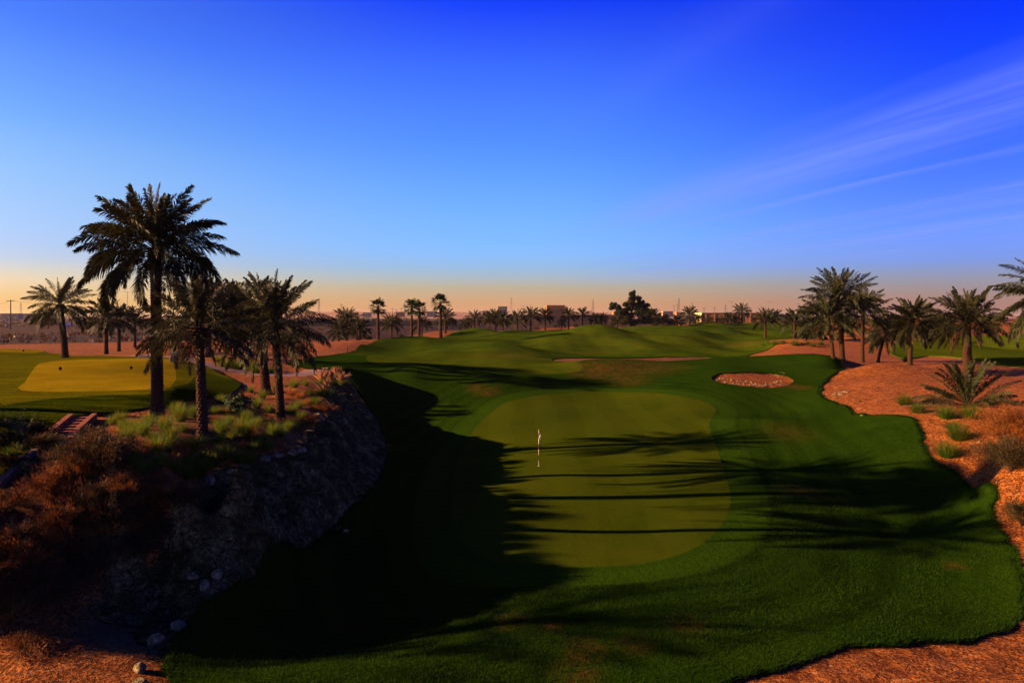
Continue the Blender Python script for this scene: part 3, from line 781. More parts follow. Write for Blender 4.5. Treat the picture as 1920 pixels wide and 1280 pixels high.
def shrub_mesh(seed, rad=1.0, H=1.1, stems=90, leaves=55, ls=0.055, mats=('rust', 'brown'), mixf=0.4, feather=0.0, low=0.0):
    """dome of arching stems set with small leaves"""
    rng = np.random.default_rng(seed); acc = Acc(); tw = Acc()
    for i in range(stems):
        az = rng.uniform(0, 6.283); q = rng.uniform(0, 1)**.6; d = np.array([math.cos(az), math.sin(az), 0.0])
        lump = 1+0.22*math.sin(az*3+seed)+0.14*math.sin(az*7+seed*2)
        h = H*math.sqrt(max(0.05, 1-(q*.92)**2))*rng.uniform(.72, 1.12)*(1+.12*math.sin(az*5+seed)); r = rad*q*lump*rng.uniform(.85, 1.1)
        s = np.linspace(0, 1, 7)
        c = d*(r*s**1.25)[:, None]; c[:, 2] = h*(1-(1-s)**1.6)*(1-0.12*q*s**2)+low*s
        c += np.cumsum(rng.normal(0, .018*H, (7, 3)), 0)
        w = np.array([-d[1], d[0], 0.0])*0.006
        k = np.arange(6); tw.add(np.concatenate((c-w, c+w)), (np.stack((k, k+1, k+8, k+7), 1),))
        m = leaves
        t = 0.28+0.74*rng.uniform(0, 1, m)**.75
        p = np.stack([np.interp(t, s, c[:, j]) for j in range(3)], 1)+rng.normal(0, .055*rad**.5, (m, 3))
        p[:, 2] = np.maximum(p[:, 2], 0.01)
        if feather > 0:
            u = unit(rng.normal(0, .45, (m, 3))+np.array([0, 0, 1.0])+d*.5)
        else:
            u = unit(rng.normal(0, 1, (m, 3))+np.array([0, 0, .4]))
        v = unit(np.cross(u, rng.normal(0, 1, (m, 3))))
        a = ls*rng.uniform(.6, 1.4, m)[:, None]; bw = a*(0.42 if feather == 0 else 0.13)
        if feather > 0: a = a*2.1
        V = np.stack((p, p+u*a*.55+v*bw, p+u*a, p+u*a*.55-v*bw), 1).reshape(-1, 3)
        k = np.arange(m)*4
        slot = 0 if rng.uniform() > mixf else 1
        acc.add(V, (np.stack((k, k+1, k+2, k+3), 1),), slot)
    return acc.mesh('foliage', [M[mats[0]], M[mats[1]]]), tw.mesh('stems', [M['twig']])

def add_shrub(name, label, loc, seed, group=None, cat='shrub', rz=0.0, **kw):
    o = empty(name, loc, rz); f, s = shrub_mesh(seed, **kw)
    link(bpy.data.objects.new('foliage', f), o); link(bpy.data.objects.new('stems', s), o)
    return tag(o, label, cat, group)

def leafy_weed(name, label, loc, seed, H=0.9, stems=9, leaf=0.11, group=None):
    """upright stems with broad pale leaves"""
    rng = np.random.default_rng(seed); acc = Acc(); tw = Acc()
    for i in range(stems):
        az = rng.uniform(0, 6.28); d = np.array([math.cos(az), math.sin(az), 0]); h = H*rng.uniform(.6, 1.1)
        s = np.linspace(0, 1, 6); c = d*(h*.38*s**1.3)[:, None]; c[:, 2] = h*s*(1-.08*s)
        w = np.array([-d[1], d[0], 0])*.008; k = np.arange(5); tw.add(np.concatenate((c-w, c+w)), (np.stack((k, k+1, k+7, k+6), 1),))
        m = 16; t = np.linspace(.2, 1, m); p = np.stack([np.interp(t, s, c[:, j]) for j in range(3)], 1)
        a2 = np.arange(m)*2.4+az; u = unit(np.stack((np.cos(a2), np.sin(a2), rng.uniform(.1, .7, m)), 1)); v = unit(np.cross(u, np.array([0, 0, 1.0]))); ll = leaf*rng.uniform(.7, 1.2, m)[:, None]
        V = np.stack((p, p+u*ll*.5+v*ll*.3, p+u*ll-np.array([0, 0, .25])*ll, p+u*ll*.5-v*ll*.3), 1).reshape(-1, 3); k = np.arange(m)*4
        acc.add(V, (np.stack((k, k+1, k+2, k+3), 1),))
    o = empty(name, loc); link(bpy.data.objects.new('foliage', acc.mesh('foliage', [M['leafy']])), o); link(bpy.data.objects.new('stems', tw.mesh('stems', [M['twig']])), o)
    return tag(o, label, 'plant', group)

# ---- the palms that stand near enough to show their leaflets
def big_palm(label, base, top_px, top_row, Y, seed, trunk_w, group, scale_row=None, crown=None, name='date_palm', rows=None, bulge=1.45, lean_x=None):
    """base = ground point; (top_px, top_row) = where the trunk ends and the fronds spring"""
    o = empty(name, base)
    zt = CZ-(top_row-HY)/F*base.y; H = zt-base.z
    lx = (top_px-CX)/F*base.y-base.x
    tm = date_trunk(H, trunk_w*.5, trunk_w*.42, rows or max(18, int(H/0.13)), 20, (lx, 0), bulge, seed=seed)
    link(bpy.data.objects.new('trunk', tm), o)
    cm, dm = date_crown(seed, **(crown or {}))
    c = link(bpy.data.objects.new('crown', cm), o); c.location = (lx, 0, H)
    if dm:
        d = link(bpy.data.objects.new('dead_fronds', dm), o); d.location = (lx, 0, H)
    return tag(o, label, 'palm tree', group)

GP = 'date palms on the left plateau'
big_palm('tallest date palm, standing alone at the front edge of the golden tee', ground(295, 782), 291, 470, None, 11, .52, GP, crown=dict(nf=84, L=3.4, nl=76, leaf=.52, wid=.05, low=-30, top=86, bias=.82, dry=3, bendk=1.6))
big_palm('date palm with a swollen top, nearest the camera on the rocky plateau', ground(380, 824), 372, 618, None, 23, .40, GP, crown=dict(nf=58, L=2.25, nl=52, leaf=.36, wid=.036, low=-24, top=86, bias=.95, dry=4, bendk=.95), bulge=1.9)
big_palm('date palm leaning over the rock face, rightmost of the left plateau', ground(526, 786), 514, 612, None, 37, .42, GP, crown=dict(nf=66, L=3.1, nl=56, leaf=.42, wid=.042, low=-38, top=84, bias=.9, dry=5), bulge=1.7)
big_palm('date palm partly hidden behind the rightmost palm of the plateau', ground(499, 738), 480, 612, None, 41, .55, GP, crown=dict(nf=56, L=3.2, nl=50, leaf=.44, wid=.05, low=-24, top=84, bias=.9, dry=3), bulge=1.5)
big_palm('slender date palm with an open crown at the far left beyond the tee', ground(122, Y=74), 112, 572, None, 53, .62, GP, crown=dict(nf=54, L=3.5, nl=44, leaf=.52, wid=.065, low=-40, top=84, bias=.72, dry=4), bulge=1.5, lean_x=1)

GR = 'date palms on the right mound'
big_palm('tallest date palm of the right mound, its trunk ringed by rough bark', ground(1579, 675), 1573, 566, None, 61, .58, GR, crown=dict(nf=66, L=4.7, nl=40, leaf=.66, wid=.085, low=-12, top=88, bias=.95, dry=5), bulge=1.3)
big_palm('date palm with thin dark trunk at the left end of the right mound', ground(1562, 673), 1552, 598, None, 67, .40, GR, crown=dict(nf=50, L=3.6, nl=36, leaf=.6, wid=.085, low=-24, top=76, bias=.85, dry=6), bulge=1.3)
big_palm('date palm with smooth sunlit trunk in the middle of the right mound', ground(1617, 679), 1618, 587, None, 71, .48, GR, crown=dict(nf=56, L=3.9, nl=38, leaf=.6, wid=.085, low=-14, top=86, bias=.95, dry=4), bulge=1.25)
big_palm('date palm with tilted trunk behind the middle palms of the mound', ground(1646, 679), 1662, 626, None, 73, .46, GR, crown=dict(nf=44, L=3.3, nl=32, leaf=.55, wid=.085, low=-35, top=80, bias=.85, dry=6), bulge=1.2)
big_palm('dark date palm with drooping lower fronds right of the tilted trunk', ground(1706, 684), 1711, 604, None, 79, .54, GR, crown=dict(nf=82, L=3.7, nl=40, leaf=.62, wid=.10, low=-46, top=84, bias=.85, dry=8), bulge=1.3)
big_palm('sunlit date palm with the thickest trunk behind the low shrub palm', ground(1814, Y=66), 1812, 606, None, 83, .76, GR, crown=dict(nf=62, L=3.7, nl=42, leaf=.56, wid=.08, low=-24, top=84, bias=.9, dry=9), bulge=1.15)
big_palm('date palm at the right edge of the photo, only its sunlit fronds showing', ground(1990, Y=50), 1990, 556, None, 89, .7, GR, crown=dict(nf=84, L=4.6, nl=50, leaf=.54, wid=.075, low=-46, top=80, bias=.75, dry=3), bulge=1.3)
sp = big_palm('young trunkless date palm growing low on the orange slope', ground(1815, 762), 1815, 757, None, 97, .42, None, crown=dict(nf=44, L=3.0, nl=50, leaf=.38, wid=.05, low=14, top=88, bias=1.15, dry=0, bendk=.75), rows=4, bulge=1.0, name='young_date_palm')

# ---- palms farther off: shared crowns and trunks, one object tree each
FAR = [date_crown(200+i, nf=46-4*i, L=3.6, nl=24, leaf=.66, wid=.15, low=-40+6*i, top=84, bias=.85, dry=0)[0] for i in range(4)]
FANS = [fan_crown(300+i) for i in range(2)]
TRK = date_trunk(6.0, .30, .25, 22, 8, (0, 0), 1.35)
TRKF = date_trunk(8.0, .34, .20, 20, 8, (0, 0), 1.1, .06)
def far_palm(px, top_row, Y, label, kind=0, group=None, fan=False, wide=1.0, base=None):
    """top_row: row of the crown's tip; the tree is as tall as that makes it"""
    x, y = at(px, base, Y); z = hz(x, y)
    tip = CZ-(top_row-HY)/F*y
    o = empty('fan_palm' if fan else 'date_palm', (x, y, z-0.05), kind*1.7+px*0.37)
    Ht = tip-z
    cr = (1.9 if fan else 3.3)
    cs = min(wide*(1.0 if not fan else 1.05), Ht/cr*.72)
    H = max(Ht-cr*cs*.88, .3)
    t = link(bpy.data.objects.new('trunk', TRKF if fan else TRK), o); t.scale = (cs, cs, (H+.15)/(8.0 if fan else 6.0))
    c = link(bpy.data.objects.new('crown', FANS[kind % 2] if fan else FAR[kind % 4]), o); c.location = (0, 0, H); c.scale = (cs, cs, cs)
    return tag(o, label, 'palm tree', group)

GM = 'palms on the sand behind the tee'
far_palm(199, 562, 86, 'dark date palm just right of the far left slender palm', 0, GM, wide=.8)
far_palm(223, 568, 92, 'thick trunked date palm second to the right of the slender palm', 1, GM, wide=.75)
far_palm(253, 577, 108, 'small date palm showing just left of the tallest trunk', 2, GM, wide=.7)
far_palm(326, 590, 84, 'shaggy palm behind the pale tee stand', 3, GM, wide=.9)
far_palm(391, 522, 74, 'date palm whose trunk shows right beside the nearest palm', 0, GM)
far_palm(442, 528, 76, 'date palm growing beside the dark boulder on the sand', 1, GM)
far_palm(487, 518, 70, 'palm whose trunk stands left against the half hidden plateau palm', 2, GM, wide=.85)

GC = 'palms along the far edge of the course'
for px, top, Y, kd, fan, wide, lab in [
 (635,602,150,0,False,.75,'small green palm, leftmost on the sand below the grey wall'),
 (650,577,158,1,False,1.05,'tall date palm left of the small twin palms'),
 (669,600,147,2,False,.7,'left one of the small twin palms on the sand'),
 (675,596,149,3,False,.75,'right one of the small twin palms on the sand'),
 (709,561,155,0,True,1.1,'fan palm standing alone at the left foot of the green hill'),
 (734,588,172,1,False,.85,'small date palm between the lone and paired fan palms'),
 (772,561,178,1,True,1.2,'left one of the paired fan palms on the hill crest'),
 (786,565,176,0,True,1.2,'right one of the paired fan palms on the hill crest'),
 (791,592,186,2,False,.8,'short date palm tucked behind the paired fan palms'),
 (826,552,160,1,True,1.2,'tallest fan palm, right of the fan palm pair'),
 (835,578,215,0,False,1.1,'date palm half hidden behind the tallest fan palm'),
 (871,598,235,1,False,.7,'small dark palm left of the green mound top'),
 (890,583,232,2,False,1.0,'date palm rising over the top of the green mound'),
 (917,583,228,3,False,.95,'pale fringed palm at the right shoulder of the mound'),
 (929,579,226,0,False,1.0,'dark palm in the middle of the mound shoulder trio'),
 (943,583,224,1,False,.95,'right palm of the trio on the mound shoulder'),
 (970,582,240,2,False,1.2,'broad date palm right of the mound shoulder trio'),
 (995,574,243,3,False,1.15,'tall thick date palm left of the walled building'),
 (1022,577,246,0,False,1.0,'date palm under the left side of the square tower block'),
 (1053,597,248,1,False,.6,'bushy young palm below the square tower block'),
 (1066,577,246,2,False,.95,'date palm under the right side of the square tower block'),
 (1092,576,248,3,False,.95,'date palm on the sand patch in front of the wall'),
 (1116,586,246,0,False,.75,'left one of two close palms beside the big tree'),
 (1129,586,247,1,False,.75,'right one of two close palms beside the big tree'),
 (1158,590,241,2,False,.85,'palm standing against the left side of the big tree'),
 (1223,577,250,3,False,1.1,'date palm touching the right side of the big tree'),
 (1233,588,262,0,False,.8,'small palm peeping between palms right of the big tree'),
 (1242,587,252,1,False,.9,'palm second to the right of the big tree'),
 (1254,597,244,2,False,.7,'squat dark palm on the crest right of the big tree'),
 (1270,590,250,3,False,.95,'bushy palm with several stems on the crest'),
 (1293,574,264,0,False,1.15,'date palm left of the yellow lit wall'),
 (1310,588,272,1,False,.8,'small palm in front of the yellow lit wall'),
 (1331,592,278,2,False,.6,'tiny palm at the left of the long brown wall'),
 (1349,592,278,3,False,.65,'small palm second along the long brown wall'),
 (1365,585,276,0,False,.9,'palm third along the long brown wall'),
 (1381,590,276,1,False,.8,'bushy low palm beside the tallest wall palm'),
 (1391,569,277,2,False,1.1,'tallest palm in front of the long brown wall'),
 (1456,580,300,1,False,.9,'palm with pale lit fronds at the end of the brown wall'),
 (1445,585,310,3,False,.9,'dark palm just left of the pale lit palm'),
]:
    far_palm(px, top, Y, lab, kd, GC, fan, wide)
GB = 'palms on the sand behind the right mound'
far_palm(1435, 578, 165, 'slim date palm at the edge of the turf before the wall', 2, GB, wide=.95)
far_palm(1490, 580, 140, 'lone sunlit palm left of the right mound group', 3, GB, wide=.95)
far_palm(1522, 592, 136, 'short palm with hanging fronds behind the left end of the mound', 0, GB, wide=1.15)
far_palm(1546, 585, 134, 'palm with leaning base behind the thin dark trunk', 1, GB, wide=1.1)
far_palm(1597, 590, 150, 'shaded palm between the two tallest mound trunks', 2, GB, wide=1.2)
far_palm(1665, 588, 150, 'shaded palm behind the tilted trunk', 3, GB, wide=1.2)
far_palm(1748, 592, 190, 'distant palm between the dark and the sunlit mound palms', 0, GB, wide=1.1)
far_palm(1780, 596, 200, 'small distant palm left of the thickest trunk', 1, GB, wide=.9)
far_palm(1856, 588, 210, 'distant palm right of the thickest trunk', 2, GB, wide=1.0)

# ---- palms left of the frame that throw the shadows across the foreground
GO = 'palms outside the left of the photo'
big_palm('palm outside the left edge of the photo, shading the front turf', Vector((-26, 19.8, hz(-26, 19.8))), (-26/19.8)*F+CX, 700, None, 101, .45, GO, crown=dict(nf=46, L=3.4, nl=30, leaf=.5, wid=.05, low=-40, dry=0))

big_palm('tall palm outside the left edge of the photo, throwing a long thin shadow', Vector((-29.5, 32.3, hz(-29.5, 32.3))), (-29.5/32.3)*F+CX, 400, None, 103, .42, GO, crown=dict(nf=46, L=3.2, nl=30, leaf=.5, wid=.05, low=-40, dry=0))

# ---- big broadleaf tree
def broad_tree(px, Y, top_row, width_px, label):
    x, y = at(px, Y=Y); z = hz(x, y); H = CZ-(top_row-HY)/F*y-z; Wd = width_px/F*Y
    o = empty('broadleaf_tree', (x, y, z)); rng = np.random.default_rng(7)
    tr = MB(); tr.tube([(0, 0, 0), (.1, 0, H*.2), (.3, .1, H*.5), (.5, 0, H*.8)], [.42, .34, .22, .06], 9)
    clumps = []
    # (across -0.5..0.5, height 0..1, size)
    for cx, ch, cs in [(-.40,.60,.13),(-.44,.52,.08),(-.30,.50,.16),(-.30,.35,.15),(-.18,.45,.17),(-.15,.62,.12),(-.05,.30,.20),(-.02,.55,.18),(.02,.72,.16),(.0,.86,.10),(.09,.93,.08),(.10,.80,.13),
                       (.14,.60,.20),(.16,.40,.22),(.26,.66,.15),(.30,.50,.20),(.34,.32,.18),(.38,.60,.12),(.42,.44,.13),(.22,.22,.2),(-.2,.2,.16),(.02,.15,.18),(.4,.2,.13),(-.33,.2,.1),(.2,.78,.1)]:
        dy = rng.normal(0, .14)*Wd; p = np.array([cx*Wd, dy, ch*H]); clumps.append((p, cs*Wd))
        tr.tube([(.15, 0, H*min(.25, ch*.4)), tuple(p*.55+np.array([0, 0, H*.08])), tuple(p)], [.14, .08, .02], 5)
    tr.build('trunk', M['bark'], o, smooth=True)
    acc = Acc()
    fine = []
    for p, s in clumps:
        for j in range(int(10+s*4)):
            q = p+unit(rng.normal(0, 1, 3))*s*rng.uniform(.15, .72)*np.array([1, 1, .8]); fine.append((q, s*rng.uniform(.2, .46)))
    for p, s in fine:
        m = int(300*(s/1.0)**1.2)+60
        q = unit(rng.normal(0, 1, (m, 3)))*(rng.uniform(0, 1, m)**.45)[:, None]*s*.62*np.array([1, 1, .78])+p
        q += rng.normal(0, .12, (m, 3))
        u = unit(rng.normal(0, 1, (m, 3))); v = unit(np.cross(u, rng.normal(0, 1, (m, 3)))); a = rng.uniform(.16, .36, m)[:, None]
        V = np.stack((q, q+u*a*.5+v*a*.3, q+u*a, q+u*a*.5-v*a*.3), 1).reshape(-1, 3); k = np.arange(m)*4
        acc.add(V, (np.stack((k, k+1, k+2, k+3), 1),))
    link(bpy.data.objects.new('crown', acc.mesh('crown', [M['tree']])), o)
    return tag(o, label, 'tree')
broad_tree(1183, 242, 543, 80, 'big dark broadleaf tree on the far crest among the palms')

# ---- grass clumps
TM = [tuft_mesh(400+i, H=.56+.05*i, nb=430, wid=.009, spread=.62, base=.16) for i in range(4)]
TS_ = [tuft_mesh(410+i, H=.62, spread=.85, nb=620, wid=.010, base=.22) for i in range(2)]            # low rounded clumps
TD = [tuft_mesh(420+i, H=.5, spread=.7, nb=300, wid=.009, base=.2, mat='straw', dryfrac=0.3) for i in range(3)]
PL = [plume_mesh(430+i) for i in range(2)]
rngp = random.Random(3)
def clump(px, row, s, label, group, kind='g', k=0, name='grass_clump'):
    p = ground(px, row, dz=-0.03)
    if group in (gA, gA2_): s = s*1.06
    if kind in 'gsd':
        me = {'g': TM, 's': TS_, 'd': TD}[kind]; o = bpy.data.objects.new(name, me[k % len(me)]); o.location = p; link(o)
        if kind == 'g' and k % 2 == 0 and 'seed' in label: pass
    else:
        o = empty('fountain_grass', p); link(bpy.data.objects.new('blades', TM[k % 4]), o); link(bpy.data.objects.new('seed_heads', PL[k % 2]), o)
    o.rotation_euler = (0, 0, rngp.uniform(0, 6.28)); o.scale = (s, s, s*rngp.uniform(.9, 1.1))
    return tag(o, label, 'ornamental grass' if kind == 'p' else 'grass clump', group)

gA, gA2_ = 'green grass clumps on the left plateau', 'green grass clumps scattered over the plateau'
for i, (px, row, s, lab) in enumerate([
 (232,806,1.0,'green grass clump left of the tallest palm, against the dark mounded shrub'), (251,808,.9,'small green clump just right of the one by the dark mounded shrub'),
 (309,803,1.05,'bright clump right behind the foot of the tallest palm'), (338,790,1.2,'big dark green clump between the two front palms'),
 (343,808,.8,'yellowish clump at the left foot of the nearest palm'), (318,824,1.15,'bright green clump on the bare reddish soil'),
 (312,842,1.0,'green clump touching the front of the bright clump on bare soil'), (292,850,1.2,'wide green clump in front of the bare reddish soil'),
 (299,874,.9,'green clump low at the edge of the dark shrub'), (270,890,.95,'yellow tipped clump above the pale stones'),
 (366,840,1.0,'bright round clump just left of the nearest palm base'), (415,810,1.0,'dark based clump right of the nearest palm'),
 (412,832,.9,'small green clump right of the nearest palm base'), (456,816,1.55,'largest grass clump, dark below, right of the nearest palm'),
 (360,870,.8,'tall thin clump above the round pale boulder'), (352,902,1.0,'green clump directly left of the round pale boulder'),
 (395,873,1.35,'wide yellow clump arching over the rock edge'), (447,868,1.0,'green clump with a pale bent stalk at the rock edge'),
 (466,868,.9,'clump farthest right along the front rock edge'), (476,845,.8,'small clump below the largest grass clump'),
 (490,830,1.0,'bright clump left of the low stone ridge'), (528,818,.7,'small sprig of grass above the low stone ridge'),
 (415,755,.9,'clump at the rear between the nearest palm and the leafy oleander'), (461,788,.9,'clump in front of the leafy oleander'),
 (512,815,1.1,'dark clump at the front of the rightmost plateau palm'), (547,774,.95,'green clump right at the foot of the rightmost plateau palm'),
 (492,747,.9,'small bright clump at the base of the half hidden palm'), (482,764,1.05,'dark clump in front of the half hidden palm'),
 (551,727,1.15,'dark clump right of the half hidden palm by the path'), (573,723,1.1,'dark round clump at the near edge of the path bend'),
 (600,742,1.1,'green clump on the rim of the dark hollow'), (590,763,1.0,'clump low on the rim right of the rightmost plateau palm')]):
    clump(px, row, s, lab, gA, 'g', i)
gD = 'dry grass clumps on the left plateau'
for i, (px, row, s, lab) in enumerate([
 (258,795,.9,'dry orange grass behind the dark mounded shrub'), (405,792,.9,'dry orange grass right of the nearest palm trunk'), (545,740,1.1,'bright orange dry grass beside the rightmost plateau trunk'),
 (562,745,1.1,'orange dry grass second to the right of the rightmost plateau trunk'), (575,758,1.0,'orange dry grass at the rim, third from the plateau trunk'), (330,850,.8,'flat dry grass left of the nearest palm'),
 (345,885,.9,'dry straw by the thin tall clump'), (425,845,.8,'dry straw between the clumps right of the nearest palm'), (300,905,.9,'dry tussock over the two pale stones'), (440,770,.8,'dry straw around the leafy oleander'),
 (520,755,.8,'dry straw behind the rightmost plateau palm'), (585,785,.9,'brown dry scrub grass above the rock face'), (555,800,1.0,'brown dry tussock right of the low stone ridge'), (610,765,.8,'dry straw on the brink of the rock face'),
 (460,745,.8,'dry orange straw near the back of the plateau'), (385,850,.7,'small dry straw in front of the nearest palm')]):
    clump(px, row, s, lab, gD, 'd', i, 'dry_grass_clump')

gA2 = 'green grass clumps scattered over the plateau'
re_ = random.Random(21)
for i, (px, row, lab) in enumerate([(210,795,'thin green clump at the right end of the timber steps'),(225,792,'green clump behind the dry orange grass by the steps'),(278,800,'green clump directly left of the foot of the tallest palm'),(268,815,'low clump left in front of the tallest palm'),(285,828,'small clump in front of the tallest palm'),(240,826,'clump at the right shoulder of the dark mounded shrub'),
 (330,775,'clump at the turf edge between the two front palms'),(362,782,'clump at the turf edge left of the nearest palm trunk'),(405,775,'clump at the turf edge right of the nearest palm trunk'),(430,795,'clump left of the leafy oleander foot'),(435,822,'clump left of the largest grass clump'),(480,800,'clump between the oleander and the rightmost palm'),
 (505,772,'clump left of the rightmost plateau palm'),(470,735,'clump behind the half hidden palm'),(520,735,'clump between the two right plateau trunks'),(560,765,'clump right behind the foot of the rightmost plateau palm'),(580,740,'clump among the orange dry grass at the rim'),(595,722,'clump left of the fountain grass row'),
 (420,862,'clump on the stony edge left of the bent stalk clump'),(375,892,'clump left below the wide yellow clump'),(330,885,'clump above the wider flat stone'),(252,868,'clump at the right edge of the dark mounded shrub'),(505,842,'clump behind the left end of the low ridge'),(540,808,'clump right in front of the rightmost plateau palm'),(565,785,'clump on the scrub right of the rightmost plateau palm')]):
    clump(px, row, re_.uniform(.75, 1.15), lab, gA2, 'g', i)
gD2 = 'dry straw scattered over the plateau'
for i, (px, row, lab) in enumerate([(215,812,'dry straw between the steps and the dark mounded shrub'),(270,845,'dry straw right of the dark mounded shrub'),(325,865,'dry straw left of the tall thin clump'),(385,880,'dry straw under the wide yellow clump'),(405,870,'dry straw at the stony edge'),(450,840,'dry straw under the largest grass clump'),(470,815,'dry straw right of the largest grass clump'),(495,785,'dry straw left in front of the rightmost plateau palm'),
 (535,790,'dry straw at the foot of the rightmost plateau palm'),(515,735,'orange straw between the right plateau trunks'),(535,725,'orange straw beside the path bend'),(590,735,'orange straw under the fountain grass'),(600,752,'orange straw on the rim below the fountain grass'),(310,795,'dry straw behind the tallest palm'),(350,830,'dry straw left of the nearest palm base'),(425,775,'dry straw behind the oleander'),(230,905,'brown straw above the low brown shrub'),(320,920,'brown straw under the wider flat stone'),(290,940,'brown straw above the small brown shrub'),(350,925,'brown straw at the rock face top')]):
    clump(px, row, re_.uniform(.7, 1.1), lab, gD2, 'd', i, 'dry_grass_clump')
gP = 'plumed fountain grass on the rim'
for i, (px, row, s, lab) in enumerate([(604,722,1.35,'fountain grass with pink plumes, left one on the plateau rim'), (622,724,1.45,'tall fountain grass with orange lit plumes in the middle of the rim'),
 (641,722,1.35,'fountain grass with plumes at the right end of the rim'), (612,745,1.2,'plumed fountain grass on the slope below the rim row'), (632,708,1.1,'fountain grass behind the rim row beside the turf')]):
    clump(px, row, s, lab, gP, 'p', i)
gE = 'grass clumps along the cart path'
for i, (px, row, s, lab) in enumerate([(407,678,1.3,'dark clump left end of the row behind the cart path'), (422,688,1.5,'round clump by the cart path, left of the boulder foot'), (435,690,1.5,'clump beneath the dark boulder'),
 (447,692,1.6,'clump right in front of the dark boulder'), (466,690,1.8,'largest round clump of the row behind the cart path'), (479,699,1.6,'clump on the near side at the right of the path row'), (512,699,1.3,'clump behind the rightmost plateau trunk beside the path')]):
    clump(px, row, s, lab, gE, 's', i)
gR = 'green clumps on the orange slope'
for i, (px, row, s, lab) in enumerate([(1696,759,1.15,'round green clump highest on the orange slope, left of the young palm'), (1722,774,1.0,'flat green clump below the highest round clump'), (1774,784,1.15,'green clump below left of the young palm'),
 (1822,785,1.15,'green clump directly below the young palm'), (1788,806,.85,'small green clump touching a larger one in mid slope'), (1799,824,1.2,'larger of the two touching green clumps in mid slope'), (1776,856,1.15,'shadowed clump at the turf edge of the slope'),
 (1700,678,1.4,'small dark clump on the mound crest beside the drooping palm')]):
    clump(px, row, s*1.35, lab, gR, 's', i)
gW = 'clumps on the far sand waste'
for i, (px, row, s, lab) in enumerate([(1454,647,2.0,'green clump at the turf edge of the far sand waste'), (1467,645,1.6,'clump second from the turf on the far sand waste'), (1491,648,2.0,'biggest clump below the lone sunlit palm'), (1503,645,.9,'tiny clump right of the biggest sand waste clump'),
 (1515,644,.9,'tiny clump in the middle of the sand waste row'), (1524,650,1.5,'clump on the lower step of the far sand waste'), (1539,647,1.5,'clump farthest right on the far sand waste'), (1432,648,1.2,'flat dark clump on the turf by the far sand waste')]):
    clump(px, row, s, lab, gW, 's', i)
gX = 'dead sprigs on the orange slope'
for i, (px, row, s, lab) in enumerate([(1576,727,.5,'dry sprig left on the orange slope'), (1646,728,.55,'dry sprig at mid height on the orange slope'), (1685,738,.5,'dry sprig above the highest round clump'), (1715,745,.45,'dry sprig right of the highest round clump'), (1612,752,.4,'dry sprig low by the turf corner')]):
    clump(px, row, s, lab, gX, 'd', i, 'dry_grass_clump')

# ---- shrubs
gS = 'shrubs on the front of the left plateau'
add_shrub('shrub', 'wide dark mounded shrub with brown fringe below the timber steps', ground(178, 872), 1, gS, rad=1.75, H=1.05, stems=210, leaves=60, ls=.06, mats=('brown', 'olive'), mixf=.45, feather=1)
add_shrub('shrub', 'bright rust orange shrub at the left by the timber stringer', ground(100, 945), 2, gS, rad=1.15, H=0.98, stems=150, leaves=60, ls=.055, mats=('rust', 'brown'), mixf=.3, feather=1)
add_shrub('shrub', 'brown green shrub in front of the dark mounded shrub', ground(185, 965), 3, gS, rad=1.2, H=0.86, stems=150, leaves=60, ls=.055, mats=('brown', 'olive'), mixf=.4, feather=1)
add_shrub('shrub', 'rust brown shrub at the left edge below the orange one', ground(45, 1045), 4, gS, rad=1.2, H=0.90, stems=150, leaves=60, ls=.055, mats=('rust', 'olive'), mixf=.5, feather=1)
add_shrub('shrub', 'small brown shrub with orange tips above the rock slope', ground(262, 985), 5, gS, rad=.75, H=0.62, stems=80, leaves=50, ls=.05, mats=('brown', 'rust'), mixf=.3, feather=1)
add_shrub('shrub', 'low brown shrub beside the pale boulder pair', ground(235, 925), 6, gS, rad=.9, H=0.62, stems=90, leaves=50, ls=.05, mats=('brown', 'rust'), mixf=.35, feather=1)
add_shrub('shrub', 'dark shrub low in the bottom left shade', ground(90, 1130), 7, gS, rad=1.3, H=0.86, stems=130, leaves=50, ls=.055, mats=('olive', 'brown'), mixf=.4, feather=1)
add_shrub('shrub', 'dark shrub in the bottom left corner at the photo edge', ground(-20, 1170), 8, gS, rad=1.2, H=0.94, stems=120, leaves=50, ls=.055, mats=('olive', 'brown'), mixf=.4, feather=1)
add_shrub('shrub', 'dark brown shrub on the slope between the shrubs and the rock face', ground(190, 1055), 9, gS, rad=1.1, H=0.70, stems=110, leaves=50, ls=.055, mats=('brown', 'olive'), mixf=.5, feather=1)
add_shrub('shrub', 'olive shrub at the left edge under the plank', ground(10, 960), 10, gS, rad=.8, H=0.62, stems=80, leaves=50, ls=.05, mats=('olive', 'rust'), mixf=.4, feather=1)
add_shrub('shrub', 'leafy oleander with pale leaves between the plateau palms', ground(446, 778), 12, gS, rad=.75, H=1.05, stems=70, leaves=40, ls=.10, mats=('leafy', 'olive'), mixf=.5)
add_shrub('low_scrub', 'flat brown scrub in front of the rightmost plateau palm', ground(500, 800), 13, gS, rad=.9, H=0.39, stems=80, leaves=40, ls=.045, mats=('brown', 'rust'), mixf=.3, feather=1)
add_shrub('low_scrub', 'flat brown scrub on the rock edge right of the palms', ground(575, 800), 14, gS, rad=1.0, H=0.39, stems=80, leaves=40, ls=.045, mats=('brown', 'rust'), mixf=.3, feather=1)
add_shrub('low_scrub', 'flat brown scrub at the plateau rim below the fountain grass', ground(608, 772), 15, gS, rad=.9, H=0.47, stems=80, leaves=40, ls=.045, mats=('brown', 'rust'), mixf=.4, feather=1)
add_shrub('low_scrub', 'flat orange scrub on the sunlit ground at bottom left', ground(40, 1215), 16, gS, rad=1.0, H=0.25, stems=80, leaves=40, ls=.04, mats=('rust', 'brown'), mixf=.4, feather=1)

